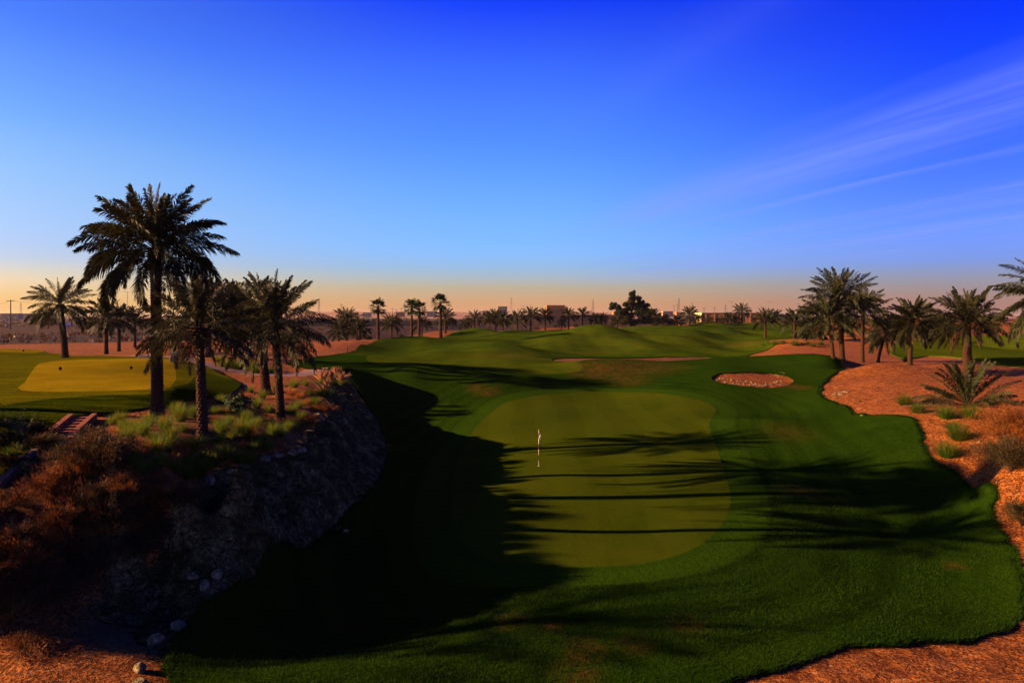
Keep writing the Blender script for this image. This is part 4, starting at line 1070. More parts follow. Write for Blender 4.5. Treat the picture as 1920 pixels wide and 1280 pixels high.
for i, (px, row, r, h, mt, lab) in enumerate([(140,905,1.0,.9,('brown','rust'),'rust fringed brown shrub between the orange and the dark mounded shrub'),(210,1000,.95,.9,('brown','olive'),'dark brown shrub left below the small orange tipped one'),(120,1005,1.0,1.0,('rust','brown'),'rusty shrub between the left edge and the brown green shrub'),
 (300,1010,.8,.6,('olive','brown'),'dark low shrub on the slope above the boulders'),(150,1095,1.0,.8,('olive','brown'),'dark low shrub at the foot of the shrub slope'),(60,1090,1.0,.9,('brown','rust'),'brown shrub in the shade left of the foot of the slope'),(30,1125,1.0,.9,('olive','brown'),'black shaded shrub at the bottom left edge'),(255,1045,.8,.6,('olive','brown'),'dark low shrub beside the left end of the rock face'),(215,880,.9,.8,('brown','olive'),'brown shrub hugging the dark mounded shrub on the right'),
 (290,930,.7,.5,('brown','rust'),'low brown shrub under the flat stones'),(350,945,.8,.5,('olive','brown'),'dark scrub hanging over the top of the rock face')]):
    add_shrub('shrub', lab, ground(px, row), 60+i, gS, rad=r, H=h, stems=int(110*r), leaves=55, ls=.055, mats=mt, mixf=.4, feather=1)
for i, (px, row, h) in enumerate([(-50, 800, 1.2), (-60, 822, 1.7), (-60, 846, 2.0), (-70, 872, 2.0), (-70, 900, 1.7), (-110, 1075, 1.6), (-95, 1130, 1.5)]):  # unseen shrubs added off frame so the left slope falls into shade
    add_shrub('shrub', 'unseen shrub added beyond the left edge to shade the slope', ground(px, row), 160+i, 'unseen shrubs added beyond the left edge', rad=1.2, H=h, stems=70, leaves=40, ls=.1, mats=('olive', 'brown'), mixf=.4)
leafy_weed('leafy_weed', 'tall leafy green plant beside the upper plank', ground(40, 838), 1, H=1.5, stems=14, leaf=.16)
leafy_weed('leafy_weed', 'small pale leafy plant below the plank end', ground(52, 892), 2, H=.6, stems=9, leaf=.13)
clump(25, 858, 1.0, 'yellow green grass clump beside the tall leafy plant', gA, 'g', 1)
for i, (px, row, r_, h_, lab) in enumerate([(8, 845, .8, .7, 'dark low shrub added for shade at the left edge behind the tall leafy plant'), (70, 822, .7, .6, 'dark low shrub added for shade left of the top of the timber steps'), (20, 882, .7, .5, 'dark low shrub added for shade left of the timber edging'), (88, 850, .8, .75, 'brown shrub hiding the lower end of the timber steps')]):  # first three are dark shrubs added where there is only deep shade
    add_shrub('shrub', lab, ground(px, row), 80+i, gS, rad=r_, H=h_, stems=80, leaves=50, ls=.055, mats=('olive', 'brown'), mixf=.35, feather=1)
gT = 'shrubs at the right edge'
add_shrub('shrub', 'glowing rust orange shrub at the right edge', ground(1893, 836), 21, gT, rad=2.15, H=1.95, stems=260, leaves=60, ls=.06, mats=('rust', 'brown'), mixf=.12, feather=1)
add_shrub('shrub', 'dark olive shrub in front of the orange right edge shrub', ground(1895, 884), 22, gT, rad=1.9, H=1.4, stems=230, leaves=60, ls=.055, mats=('olive', 'brown'), mixf=.35, feather=1)
add_shrub('shrub', 'black shaded shrub at the right edge beside the turf', ground(1915, 985), 23, gT, rad=.95, H=.9, stems=100, leaves=50, ls=.055, mats=('olive', 'brown'), mixf=.3, feather=1)
leafy_weed('leafy_weed', 'pale leafy weed at the left foot of the olive right shrub', ground(1856, 862), 3, H=.75, stems=10, leaf=.10)

# ---- short rough grass in the foreground (nobody could count it)
def rough_grass():
    rng = np.random.default_rng(9); N = 330000
    r = 14.5*np.exp(rng.uniform(0, 1, N)*math.log(40/14.5)); a = rng.uniform(-.72, .72, N)
    x, y = r*np.sin(a), r*np.cos(a)
    k = inside(O['turf'], x, y) & ~inside(O['green'], x, y)
    x, y = x[k], y[k]
    dg = polydist(O['green'][::3], x, y)
    patch = fbm(x*.8, y*.8, 3, 60)
    k = (dg > 1.7) & (rng.uniform(0, 1, len(x)) < .75+.5*patch)
    x, y, patch, dg = x[k], y[k], patch[k], dg[k]
    z = height(x, y)+LIP-.01; m = len(x)
    h = rng.uniform(.035, .085, m)*(1+.4*patch); az = rng.uniform(0, 6.283, m); wd = .009*np.clip(np.hypot(x, y)/18, 1, 2)
    lx, ly = np.cos(az)*h*.6, np.sin(az)*h*.6
    sx_, sy_ = -np.sin(az)*wd, np.cos(az)*wd
    V = np.stack((np.stack((x-sx_, y-sy_, z), 1), np.stack((x+sx_, y+sy_, z), 1), np.stack((x+lx, y+ly, z+h), 1)), 1).reshape(-1, 3)
    # longer blades hanging over the cut edge of the turf
    ed = O['turf']; ok = np.hypot(ed[:, 0], ed[:, 1]) < 110; e0 = ed[ok]; e1 = np.roll(ed, -1, 0)[ok]; sl = np.linalg.norm(e1-e0, axis=1)
    ids = rng.choice(len(e0), 60000, p=sl/sl.sum()); t = rng.uniform(0, 1, len(ids))[:, None]
    q = e0[ids]*(1-t)+e1[ids]*t+rng.normal(0, .05, (len(ids), 2)); rd = np.hypot(q[:, 0], q[:, 1])
    zz = height(q[:, 0], q[:, 1])+LIP-.05; hh = rng.uniform(.06, .17, len(ids)); az2 = rng.uniform(0, 6.283, len(ids)); w2 = .010*np.clip(rd/18, 1, 3.5)
    cx_, sy2 = np.cos(az2), np.sin(az2)
    V2 = np.stack((np.stack((q[:, 0]-sy2*w2, q[:, 1]+cx_*w2, zz), 1), np.stack((q[:, 0]+sy2*w2, q[:, 1]-cx_*w2, zz), 1), np.stack((q[:, 0]+cx_*hh*1.1, q[:, 1]+sy2*hh*1.1, zz+hh*.75), 1)), 1).reshape(-1, 3)
    V = np.concatenate((V, V2)); m += len(ids)
    me = np_mesh('rough_grass', V, [(np.arange(m*3).reshape(-1, 3), 0)], [M['blade']], attrs={'green_distance': np.repeat(np.concatenate((dg, np.full(len(ids), 30.0))), 3)})
    return tag(link(bpy.data.objects.new('rough_grass', me)), 'short dark green grass blades of the foreground rough', 'grass', kind='stuff')
def blade_mat():
    b = NT('rough_grass_blade'); v = b.pos()
    c = b.ramp(b.noise(v, 0.35, 4, .6), [(.3, (.0082, .028, .0018)), (.55, (.0145, .042, .0025)), (.75, (.025, .058, .003))])
    c = b.mix(b.ramp(b.noise(v, 9, 3, .8), [(.55, 0.0), (.7, .6)]), c, (.034, .058, .0045))
    sd = b.attr('green_distance')
    wv = b.math('SINE', b.math('MULTIPLY', b.math('ADD', sd, b.math('MULTIPLY', b.noise(v, 0.4, 3), 1.1)), 3.0))
    near = b.ramp(b.math('DIVIDE', sd, 20.0), [(0.0, .75), (0.35, .7), (0.62, 0.0)])
    c = b.mix(b.math('MULTIPLY', near, b.ramp(wv, [(.35, 0.0), (.75, 1.0)])), c, (.0045, .0115, .0009))
    return b.surf(c, .7, None, 0.02, .3)
M['blade'] = blade_mat()
rough_grass()

# ------------------------------------------------------------------ rocks
def rock_mesh(seed, mat, flat=0.8, sub=3):
    bm = bmesh.new(); bmesh.ops.create_icosphere(bm, subdivisions=sub, radius=0.5)
    rng = random.Random(seed)
    planes = [(Vector((rng.gauss(0, 1), rng.gauss(0, 1), rng.gauss(0, 1))).normalized(), rng.uniform(.30, .42)) for _ in range(9)]
    for v in bm.verts:
        p = v.co.copy()
        for nrm, d in planes:
            t = p.dot(nrm)
            if t > d: p -= nrm*(t-d)*0.85
        p += p.normalized()*(0.055*mnoise.noise(p*3.1+Vector((seed, 0, 0)))+0.03*mnoise.noise(p*8+Vector((0, seed, 0))))
        p.z *= flat; v.co = p
    me = bpy.data.meshes.new('boulder'); bm.to_mesh(me); bm.free(); me.materials.append(mat)
    for p in me.polygons: p.use_smooth = (seed % 2 == 0)
    return me
RK = [rock_mesh(i, M['boulder'], .7+.08*(i % 3)) for i in range(6)]
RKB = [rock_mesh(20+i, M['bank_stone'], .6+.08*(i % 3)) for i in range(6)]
RKC = [rock_mesh(30+i, M['cream_rock'], .7+.08*(i % 3)) for i in range(6)]
RKD = rock_mesh(11, M['dark_boulder'], .95)
def rock(px, row, wpx, label, k=0, group=None, mesh=None, tall=1.0, sink=.2, name='boulder'):
    p = ground(px, row); s = wpx/F*p.y
    o = link(bpy.data.objects.new(name, mesh or RK[k % 6])); o.scale = (s, s*.9, s*tall); o.rotation_euler = (0, 0, k*1.37)
    if inside(O['turf'], np.array([p.x]), np.array([p.y]))[0]: p.z += LIP
    o.location = (p.x, p.y, p.z+s*tall*.36-sink*s)
    return tag(o, label, 'rock', group)
gK = 'boulders on the left bank'
for i, (px, row, w, tall, lab) in enumerate([
 (407,1082,22,1.35,'egg shaped pale bluish boulder on the shaded bank foot'), (383,1103,20,1.5,'upright cracked boulder just left below the egg shaped one'), (334,1180,35,.9,'largest boulder at the foot of the shaded bank'),
 (292,1205,31,1.1,'dark faced boulder left below the largest bank boulder'), (262,1258,26,1.2,'boulder with one orange lit face at the bottom left'), (262,1284,34,.8,'flat boulder cut by the bottom edge of the photo'),
 (362,1082,26,.8,'low dull boulder left of the egg shaped boulder'), (391,905,24,1.1,'round pale boulder on the plateau edge below the palms'), (274,911,26,.7,'left one of two flat pale stones under the yellow tipped clump'), (312,911,46,.45,'right wider one of two flat pale stones')]):
    rock(px, row, w, lab, i, gK, tall=tall)
gK2 = 'stones of the low ridge above the rock face'
for i, (px, row, w, lab) in enumerate([(497,862,26,'stone at the left end of the low ridge'), (520,856,24,'flat stone second from the left of the low ridge'), (548,850,24,'big pale stone in the middle of the low ridge'), (566,844,22,'stone right of the middle of the low ridge'), (583,836,20,'stone at the right end of the low ridge'),
 (596,780,18,'pale upper stone on the rim right of the palms'), (604,788,14,'small stone under the pale upper rim stone'), (634,790,12,'single white stone farther down the rim'), (430,884,20,'stone right above the round pale boulder'), (625,905,14,'pale stone low on the rock face'), (648,1000,16,'pale stone at the foot of the rock face'), (610,955,18,'stone midway down the rock face')]):
    rock(px, row, w, lab, i+2, gK2, tall=.7)
rock(434, 684, 24, 'dark brown boulder on the sand behind the cart path', 3, None, RKD, 1.0, name='boulder')
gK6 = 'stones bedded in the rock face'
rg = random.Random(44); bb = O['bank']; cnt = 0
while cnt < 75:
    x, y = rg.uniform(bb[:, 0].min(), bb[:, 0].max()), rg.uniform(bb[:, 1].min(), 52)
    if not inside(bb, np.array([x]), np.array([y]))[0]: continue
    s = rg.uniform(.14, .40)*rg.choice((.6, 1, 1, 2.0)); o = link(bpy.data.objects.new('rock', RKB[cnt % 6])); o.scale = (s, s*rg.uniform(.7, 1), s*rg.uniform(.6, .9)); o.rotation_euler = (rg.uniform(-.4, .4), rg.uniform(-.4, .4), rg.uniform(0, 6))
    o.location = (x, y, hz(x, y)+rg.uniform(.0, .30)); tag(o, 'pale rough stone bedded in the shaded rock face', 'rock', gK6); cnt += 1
gK3 = 'pale rocks along the front of the bunker'
rb = random.Random(5)
for i in range(64):
    t = i/63; px = 1344+122*t+rb.uniform(-2, 2); row = 713.5+10*math.sin(min(1, t*1.25)*math.pi/2)+rb.uniform(-4.5, 3.6)
    if t > .85: row -= (t-.85)*26
    rock(px, row, rb.uniform(2.8, 6.5), 'pale broken rock in the row lining the front of the bunker', i, gK3, RKC[i % 6], tall=rb.uniform(.6, 1.0), name='limestone_rock')
gK4 = 'pale rocks at the left foot of the orange slope'
for i in range(30):
    px = 1546+44*rb.uniform(0, 1)**.9; row = 744-(px-1546)*.17+rb.uniform(-5, 5)
    rock(px, row, rb.uniform(3, 9), 'pale broken rock of the outcrop where the orange slope meets the turf', i, gK4, RKC[i % 6], tall=rb.uniform(.45, .8), name='limestone_rock')
gK5 = 'stones by the orange shrub'
for i, (px, row, w, lab) in enumerate([(1826,832,9,'small pale stone left of the orange right shrub, front one'), (1836,828,9,'small pale stone nearest the orange right shrub'), (1616,782,7,'pale chip of rock at the turf corner'), (1688,776,6,'dark chip of rock left of the flat green clump')]):
    rock(px, row, w, lab, i, gK5, tall=.6)

# ------------------------------------------------------------------ golf furniture
def paint(name, col, rough=.5, spec=.3, metal=0.0): return simple(name, col, rough, .08, 3, spec, metal)
M['white'] = paint('white_paint', (.80, .78, .74)); M['black'] = paint('black_paint', (.008, .008, .008), .9, .0); M['metal'] = paint('grey_metal', (.14, .13, .12), .6, .2, .2)
M['wood_grey'] = simple('weathered_timber', (.12, .085, .06), .9, .3, 8, .05, bump=.5); M['wood'] = simple('red_timber', (.20, .062, .026), .85, .35, 9, .1, bump=.5); M['plaster'] = simple('beige_plaster', (.42, .25, .13), .9, .12, 2, .05)
M['plaster_sunlit'] = simple('sunlit_plaster', (.62, .46, .24), .9, .1, 1, .05); M['plaster_dark'] = simple('brown_plaster', (.38, .175, .055), .9, .15, 1, .05)
M['wall_grey'] = simple('grey_block', (.22, .135, .055), .9, .2, .6, .05); M['glass'] = simple('dark_glass', (.02, .022, .025), .1, .1, 2, .5); M['rubber'] = paint('tyre_rubber', (.015, .015, .015), .8)
M['cloth_red'] = paint('red_paint', (.45, .03, .02)); M['hose'] = paint('yellow_hose', (.20, .15, .05), .6)

def checker_mat():
    b = NT('checkered_cloth'); ck = b.new('ShaderNodeTexChecker'); ck.inputs['Scale'].default_value = 4.0
    tc = b.new('ShaderNodeTexCoord'); b.l(tc.outputs['UV'], ck.inputs['Vector'])
    ck.inputs['Color1'].default_value = (.78, .76, .70, 1); ck.inputs['Color2'].default_value = (.01, .01, .01, 1)
    return b.surf(ck.outputs['Color'], .8, None, .05, .25)
def band_mat():
    b = NT('banded_pole_paint'); v = b.obj(); s = b.new('ShaderNodeSeparateXYZ'); b.l(v, s.inputs[0])
    k = b.math('GREATER_THAN', b.math('FRACT', b.math('MULTIPLY', s.outputs[2], 1.55)), .5)
    return b.surf(b.mix(k, (.80, .76, .66), (.03, .03, .03)), .4, None, .4)
fp = ground(1010, 877, dz=LIP)
fl_ = empty('golf_flag', fp)
PH = (877-809)/F*fp.y
MB().tube([(0, 0, -.1), (0, 0, PH)], .011, 8).build('pole', band_mat(), fl_, smooth=True)
nu, nv = 14, 12; fv = []; ff = []; fuv = []
for i in range(nu+1):
    for j in range(nv+1):
        u, w = i/nu, j/nv                     # limp cloth hanging from the top of the pole
        c_ = .012+.15*u*(1-.25*w)+.03*math.sin(u*9+w*2); f_ = .05*math.sin(u*11+w*3)*u; x = c_*.62+f_*.78; y = -c_*.78+f_*.62; z = PH-.10-.28*w-.26*u*(.75+.1*math.sin(w*4))
        fv.append((x, y, z)); fuv.append((u, w*.75))
for i in range(nu):
    for j in range(nv): ff.append((i*(nv+1)+j, (i+1)*(nv+1)+j, (i+1)*(nv+1)+j+1, i*(nv+1)+j+1))
me = bpy.data.meshes.new('flag'); me.from_pydata(fv, [], ff); uvl = me.uv_layers.new(name='UVMap')
for p in me.polygons:
    p.use_smooth = True
    for li in p.loop_indices: uvl.data[li].uv = fuv[me.loops[li].vertex_index]
me.materials.append(checker_mat()); fo = link(bpy.data.objects.new('flag', me), fl_)
sd_ = fo.modifiers.new('thick', 'SOLIDIFY'); sd_.thickness = .004
MB().lathe([(.054, .004), (.054, .012), (.046, .012), (.046, .004)], 20).build('cup', M['white'], fl_)
tag(fl_, 'black and white checkered golf flag on a banded pole in the green', 'golf flag')

gM = 'markers on the tee boxes'
def tee_marker(px, row, label):
    p = ground(px, row, dz=LIP); o = empty('tee_marker', p)
    MB().lathe([(.035, -.05), (.035, .07)], 10).build('spike', M['black'], o, smooth=True)
    MB().lathe([(.04, .05), (.095, .07), (.10, .15), (.085, .22), (.04, .25), (.005, .255)], 16).build('cap', M['black'], o, smooth=True)
    return tag(o, label, 'tee marker', gM)
tee_marker(113, 697, 'black tee marker on the left of the golden tee'); tee_marker(246, 695, 'black tee marker right on the golden tee near the tallest palm'); tee_marker(44, 661, 'black tee marker on the farther tee at the left edge')

st = ground(328, 681); o = empty('tee_stand', st)
k = st.y/F
MB().box((-7.2*k, 0, 10.5*k), (2.6*k, 8*k, 21*k)).build('side_post', M['plaster'], o, .02)
MB().box((1.6*k, 0, 10*k), (12.5*k, 5*k, 20*k)).build('panel', M['plaster'], o, .02)
MB().box((1.6*k, 0, 20.4*k), (13.2*k, 5.6*k, 1.0*k)).build('cap', M['plaster_dark'], o)
MB().box((-4.6*k, -2.6*k, 12*k), (1.4*k, .5*k, 9*k)).build('gap_shade', M['black'], o)  # black strip painting the shade of the gap between post and panel
tag(o, 'pale block shaped tee stand behind the right end of the golden tee', 'tee stand')
o = empty('ball_washer', ground(342, 680))
MB().tube([(0, 0, -.1), (0, 0, 17*k)], .045, 8).build('post', M['black'], o)
MB().lathe([(.06, 0), (.11, .05), (.12, .35), (.07, .45), (.03, .47)], 12, (0, 0, 16*k)).build('drum', M['black'], o, smooth=True)
tag(o, 'black ball washer post standing beside the pale tee stand', 'ball washer')
o = empty('low_block', ground(270, 673)); MB().box((0, 0, 4.6*k), (20*k, 6*k, 9*k), taper=.96).build('block', M['plaster'], o, .03); MB().box((-13*k, 0, 1.9*k), (5*k, 5*k, 4*k)).build('step', M['plaster'], o, .02)
tag(o, 'low pale block with a small step behind the tee, left of the tallest trunk', 'block')

# timber steps going down from the tee, with their two stringers
Lp = [(133, 785), (115, 799), (97, 814), (80, 832)]
A3 = [ground(px, row) for px, row in Lp]
ts = empty('timber_steps', A3[2]); org = Vector(A3[2])
def lerp_path(pts, t):
    i = min(int(t*(len(pts)-1)), len(pts)-2); f = t*(len(pts)-1)-i; return pts[i].lerp(pts[i+1], f)
B3 = []
for i, p in enumerate(A3):
    q = p+Vector((1.0, .15, 0)); q.z = p.z; B3.append(q)
for pts in (A3, B3):
    m = MB()
    for i in range(len(pts)-1):
        a, c = pts[i]-org, pts[i+1]-org; d = (c-a); s_ = Vector((-d.y, d.x, 0)).normalized()*.11; up = Vector((0, 0, .24)); dn = Vector((0, 0, -.12))
        m.add([a-s_+dn, a+s_+dn, c+s_+dn, c-s_+dn, a-s_+up, a+s_+up, c+s_+up, c-s_+up], [(3, 2, 1, 0), (4, 5, 6, 7), (0, 1, 5, 4), (1, 2, 6, 5), (2, 3, 7, 6), (3, 0, 4, 7)])
    m.build('stringer', M['wood'], ts)
for i in range(8):
    t = (i+.4)/8; a, c = lerp_path(A3, t)-org, lerp_path(B3, t)-org; mid = (a+c)/2; ang = math.atan2((c-a).y, (c-a).x)
    MB().box((mid.x, mid.y, mid.z+.08), (.76, .26, .10), ang).build('tread', M['wood'], ts)
tag(ts, 'timber steps with red lit side planks at the left below the tee', 'steps')

e3 = [ground(px, row, dz=.10) for px, row in ((66, 852), (40, 876), (12, 902), (-20, 932))]; te = empty('timber_edging', e3[0])
for i in range(3):
    a, c = e3[i]-e3[0], e3[i+1]-e3[0]; a = a.lerp(c, .01); d = c-a; s_ = Vector((-d.y, d.x, 0)).normalized()*.11; up = Vector((0, 0, .14)); m = MB()
    m.add([a-s_-up, a+s_-up, c+s_-up, c-s_-up, a-s_+up, a+s_+up, c+s_+up, c-s_+up], [(3, 2, 1, 0), (4, 5, 6, 7), (0, 1, 5, 4), (1, 2, 6, 5), (2, 3, 7, 6), (3, 0, 4, 7)]); m.build('beam', M['wood_grey'], te)
tag(te, 'dark timber edging beam slanting to the left edge below the steps', 'edging')

hp = [ground(px, row, dz=LIP+.02) for px, row in ((1452, 704), (1458, 706), (1465, 706.5), (1470, 704.5), (1471, 702), (1467, 700.5), (1461, 700.5))]
tag(MB().tube(hp, .013, 6).build('hose', M['hose'], None, smooth=True), 'loop of pale yellow hose lying on the turf above the bunker', 'hose')
for px, row, h, lab in ((549, 689, 1.0, 'thin dark stake by the cart path right of the plateau palms'), (652, 664, 1.0, 'thin stake where the left turf meets the sand')):
    o = empty('marker_stake', ground(px, row)); MB().box((0, 0, h/2-.1), (.07, .07, h+.2), taper=.9).build('post', M['black'], o); MB().box((0, 0, h+.02), (.10, .10, .05)).build('cap', M['wood'], o)
    tag(o, lab, 'stake', 'stakes by the turf')

# ------------------------------------------------------------------ fences
def fence(name, pts, spacing, hgt, label, wires=4, pw=.09, mat='metal'):
    c = outline(pts, closed=False, step=.004); seg = np.hypot(*np.diff(c, axis=0).T); cum = np.concatenate(([0], np.cumsum(seg)))
    nn_ = int(cum[-1]/spacing); d = np.linspace(0, cum[-1], nn_+1); xs = np.interp(d, cum, c[:, 0]); ys = np.interp(d, cum, c[:, 1]); zs = height(xs, ys)
    o = empty(name, (xs[0], ys[0], zs[0])); base = Vector(o.location)
    pm = MB().box((0, 0, hgt/2-.15), (pw, pw, hgt+.3)).box((0, 0, hgt+.02), (pw*1.5, pw*1.5, .05)); first = None
    for x, y, z in zip(xs, ys, zs):
        if first is None: first = pm.build('post', M[mat], o); first.location = Vector((x, y, z))-base
        else:
            p = first.copy(); link(p, o); p.location = Vector((x, y, z))-base
    for w in range(wires):
        MB().tube([Vector((x, y, z+hgt*(w+.6)/wires))-base for x, y, z in zip(xs, ys, zs)], .012, 4, False).build('wire', M['metal'], o)
    return tag(o, label, 'fence')
fence('wire_fence', [('y', -90, 118), ('y', 31, 126), ('y', 350, 148), ('y', 617, 172), ('y', 826, 222), ('y', 960, 256), ('y', 1060, 262)], 3.7, 2.0, 'wire fence on thin pale posts along the far edge of the sand')
fence('paling_fence', [('y', 1015, 300), ('y', 1165, 300)], 0.75, 2.2, 'reddish paling fence at the foot of the brown wall', 2, .22, 'plaster_dark')

# ------------------------------------------------------------------ far buildings
def box_building(name, p, w, d, h, rz, label, mat, parts=(), cap=True, group=None):
    """p: ground point at the middle of the front face; front faces the camera side (-y) before turning"""
    o = empty(name, p, rz); m = MB().box((0, d/2, h/2-.5), (w, d, h+1)); m.build('wall', M[mat], o)
    if cap: MB().box((0, d/2, h+.12), (w+.3, d+.3, .35)).build('parapet', M['plaster_dark'], o)
    for pn, (x, z, pw_, ph_), pm_ in parts:
        MB().box((x, -.02, z), (pw_, .12, ph_)).build(pn, M[pm_], o)
    return tag(o, label, 'building', group)
def span(px0, px1, row0, row1, Y):
    x0, x1 = (px0-CX)/F*Y, (px1-CX)/F*Y; z0, z1 = CZ-(row1-HY)/F*Y, CZ-(row0-HY)/F*Y
    return Vector(((x0+x1)/2, Y, z0)), x1-x0, z1-z0
p, w, h = span(982, 1168, 591, 609, 330)
box_building('walled_compound', p, w, 16, h, 0, 'long low brown walled building behind the palms and paling fence', 'plaster_dark', [('pilaster', (x, h/2, .5, h), 'plaster_dark') for x in np.linspace(-w/2+.5, w/2-.5, 9)]+[('gate', (6, 1.6, 5, 3.2), 'wall_grey')])
p, w, h = span(1025, 1059, 573, 609, 352)
box_building('tower_block', p, w, 9, h, 0, 'square tower block rising over the long brown wall', 'plaster_dark', [('window_band', (0, h-2.6, w*.84, 2.1), 'wall_grey'), ('cornice', (0, h-.6, w+.2, 1.1), 'plaster_dark')]+[('mullion', (x, h-2.6, .14, 2.1), 'plaster_dark') for x in (-2.2, 0, 2.2)])
# building whose end wall has its sunlight put into a paler plaster
pc = Vector(((1316-CX)/F*322, 322, CZ-(608-HY)/F*322)); hb = 21/F*322
ang = R(-4); o = empty('end_wall_building', pc, ang); wb = 28.5
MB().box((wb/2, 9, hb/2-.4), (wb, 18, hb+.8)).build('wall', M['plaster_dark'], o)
MB().box((-.12, 9, hb/2-.4), (.24, 18.3, hb+1.1)).build('end_wall', M['plaster_sunlit'], o)
MB().box((wb/2, 9, hb+.14), (wb+.3, 18.4, .28)).build('parapet', M['plaster_dark'], o)
for x in np.linspace(2, wb-2, 7): MB().box((x, -.05, hb/2-.3), (.4, .16, hb)).build('pilaster', M['plaster_dark'], o)
tag(o, 'long brown walled building whose left end glows yellow in the sun', 'building')
p, w, h = span(1432, 1500, 590, 607, 345)
box_building('shed', p, w, 8, h, 0, 'dark low shed right of the glowing end wall building', 'wall_grey', [('door', (-3, 1.4, 3, 2.6), 'black'), ('door', (5, 1.4, 3, 2.6), 'black')])
p, w, h = span(470, 862, 602, 612, 330)
o = empty('boundary_wall', p); m = MB().box((0, 0, h/2-.5), (w, .3, h+1)); m.build('wall', M['wall_grey'], o); MB().box((0, 0, h+.08), (w+.1, .42, .16)).build('coping', M['wall_grey'], o)
for x in np.linspace(-w/2, w/2, 19): MB().box((x, -.2, h/2-.4), (.5, .2, h+1)).build('pier', M['wall_grey'], o)
tag(o, 'long grey boundary wall on the plain behind the fan palms', 'wall')
gH = 'far houses on the horizon'
for i, (x0, x1, r0, r1, Y, mt, lab) in enumerate([(934,951,577,590,900,'plaster','pale flat roofed house above the mound palms'), (905,919,585,592,900,'plaster_dark','low brown house left of the pale flat roofed house'), (800,818,586,593,950,'plaster','pale low house just left of the tallest fan palm'),
 (742,757,587,593,1000,'plaster_dark','low house between the fan palms on the horizon'), (680,694,588,594,1000,'plaster','pale house right of the small twin palms on the horizon'), (1150,1172,588,594,900,'plaster_dark','brown house behind the big tree'),
 (1243,1262,586,593,900,'plaster','pale house right of the big tree on the horizon'), (1268,1284,588,594,850,'plaster_dark','small brown house left of the yellow lit wall'), (1500,1520,587,594,900,'plaster','pale house behind the lone sunlit palm'), (1727,1735,590,596,420,'plaster_dark','small house glimpsed between the right mound palms'),
 (205,222,589,595,900,'plaster_dark','dark low house behind the far left palms'), (0,34,590,597,900,'plaster','long pale building at the left edge of the horizon'), (40,98,590,597,950,'plaster','long pale wall like building beside the left power pole')]):
    p, w, h = span(x0, x1, r0, r1, Y)
    box_building('far_house', p, w, 10, h+1.5, 0, lab, mt, [('window', (w*f, h*.55, w*.1, h*.25), 'glass') for f in (-.3, 0, .3)], group=gH)
    bpy.data.objects[-1] if False else None

# ------------------------------------------------------------------ poles, lamps, pylons, wire
def utility_pole(px, top, Y, label, arm=2.4, r=.14, group='utility poles on the plain'):
    x, y = at(px, Y=Y); z = hz(x, y); H = CZ-(top-HY)/F*Y-z; o = empty('utility_pole', (x, y, z))
    MB().tube([(0, 0, -.5), (0, 0, H)], [r*1.25, r], 8).build('pole', M['wood_dark'], o, smooth=True)
    MB().box((0, 0, H-.45), (arm, .16, .18)).build('crossarm', M['wood_dark'], o)
    for sx_ in (-.42, 0, .42): MB().lathe([(.05, 0), (.09, .05), (.05, .12), (.09, .17), (.03, .26)], 8, (sx_*arm, 0, H-.36)).build('insulator', M['metal'], o)
    return tag(o, label, 'utility pole', group)
M['wood_dark'] = simple('dark_pole_wood', (.06, .04, .03), .9, .2, 4, .05)
utility_pole(20, 562, 262, 'dark utility pole with a crossarm at the far left', 3.0, .17)
for px, top, Y, lab in ((640, 570, 520, 'short utility pole above the leftmost hill palms'), (645, 575, 560, 'second short utility pole above the leftmost hill palms'), (736, 578, 600, 'utility pole right of the lone fan palm'), (743, 580, 620, 'second utility pole right of the lone fan palm'),
 (753, 577, 560, 'utility pole left of the fan palm pair'), (1320, 577, 560, 'utility pole above the left of the long brown wall'), (1340, 576, 560, 'utility pole above the middle of the long brown wall'), (1408, 577, 600, 'utility pole right of the tallest wall palm'), (1270, 570, 600, 'utility pole left of the palm by the yellow wall'), (1264, 572, 620, 'utility pole farther left of the yellow wall palm'), (1298, 568, 640, 'utility pole directly above the yellow lit wall'), (1300, 574, 520, 'short utility pole above the yellow lit wall')):
    utility_pole(px, top, Y, lab)
def street_lamp(px, top, Y, label, double=True):
    x, y = at(px, Y=Y); z = hz(x, y); H = CZ-(top-HY)/F*Y-z; o = empty('street_lamp', (x, y, z))
    MB().tube([(0, 0, -.5), (0, 0, H)], [.16, .08], 8).build('pole', M['metal'], o, smooth=True)
    for sg in ((-1, 1) if double else (1,)):
        MB().tube([(0, 0, H-.1), (sg*.7, 0, H+.05), (sg*1.5, 0, H+.05)], .05, 6).build('arm', M['metal'], o); MB().box((sg*1.7, 0, H+.02), (.8, .3, .14), taper=.8).build('lamp_head', M['metal'], o)
    return tag(o, label, 'street lamp', 'street lamps on the plain')
street_lamp(239, 547, 300, 'tall double armed street lamp left of the tallest palm trunk'); street_lamp(225, 567, 430, 'smaller street lamp left of the tall double armed one', False)
street_lamp(1371, 566, 480, 'thin street lamp left of the tallest wall palm'); street_lamp(1441, 566, 480, 'thin street lamp left of the pale lit palm'); street_lamp(1109, 575, 420, 'lamp post between the palms and the big tree', False); street_lamp(982, 573, 420, 'twin headed lamp post left of the square tower block')
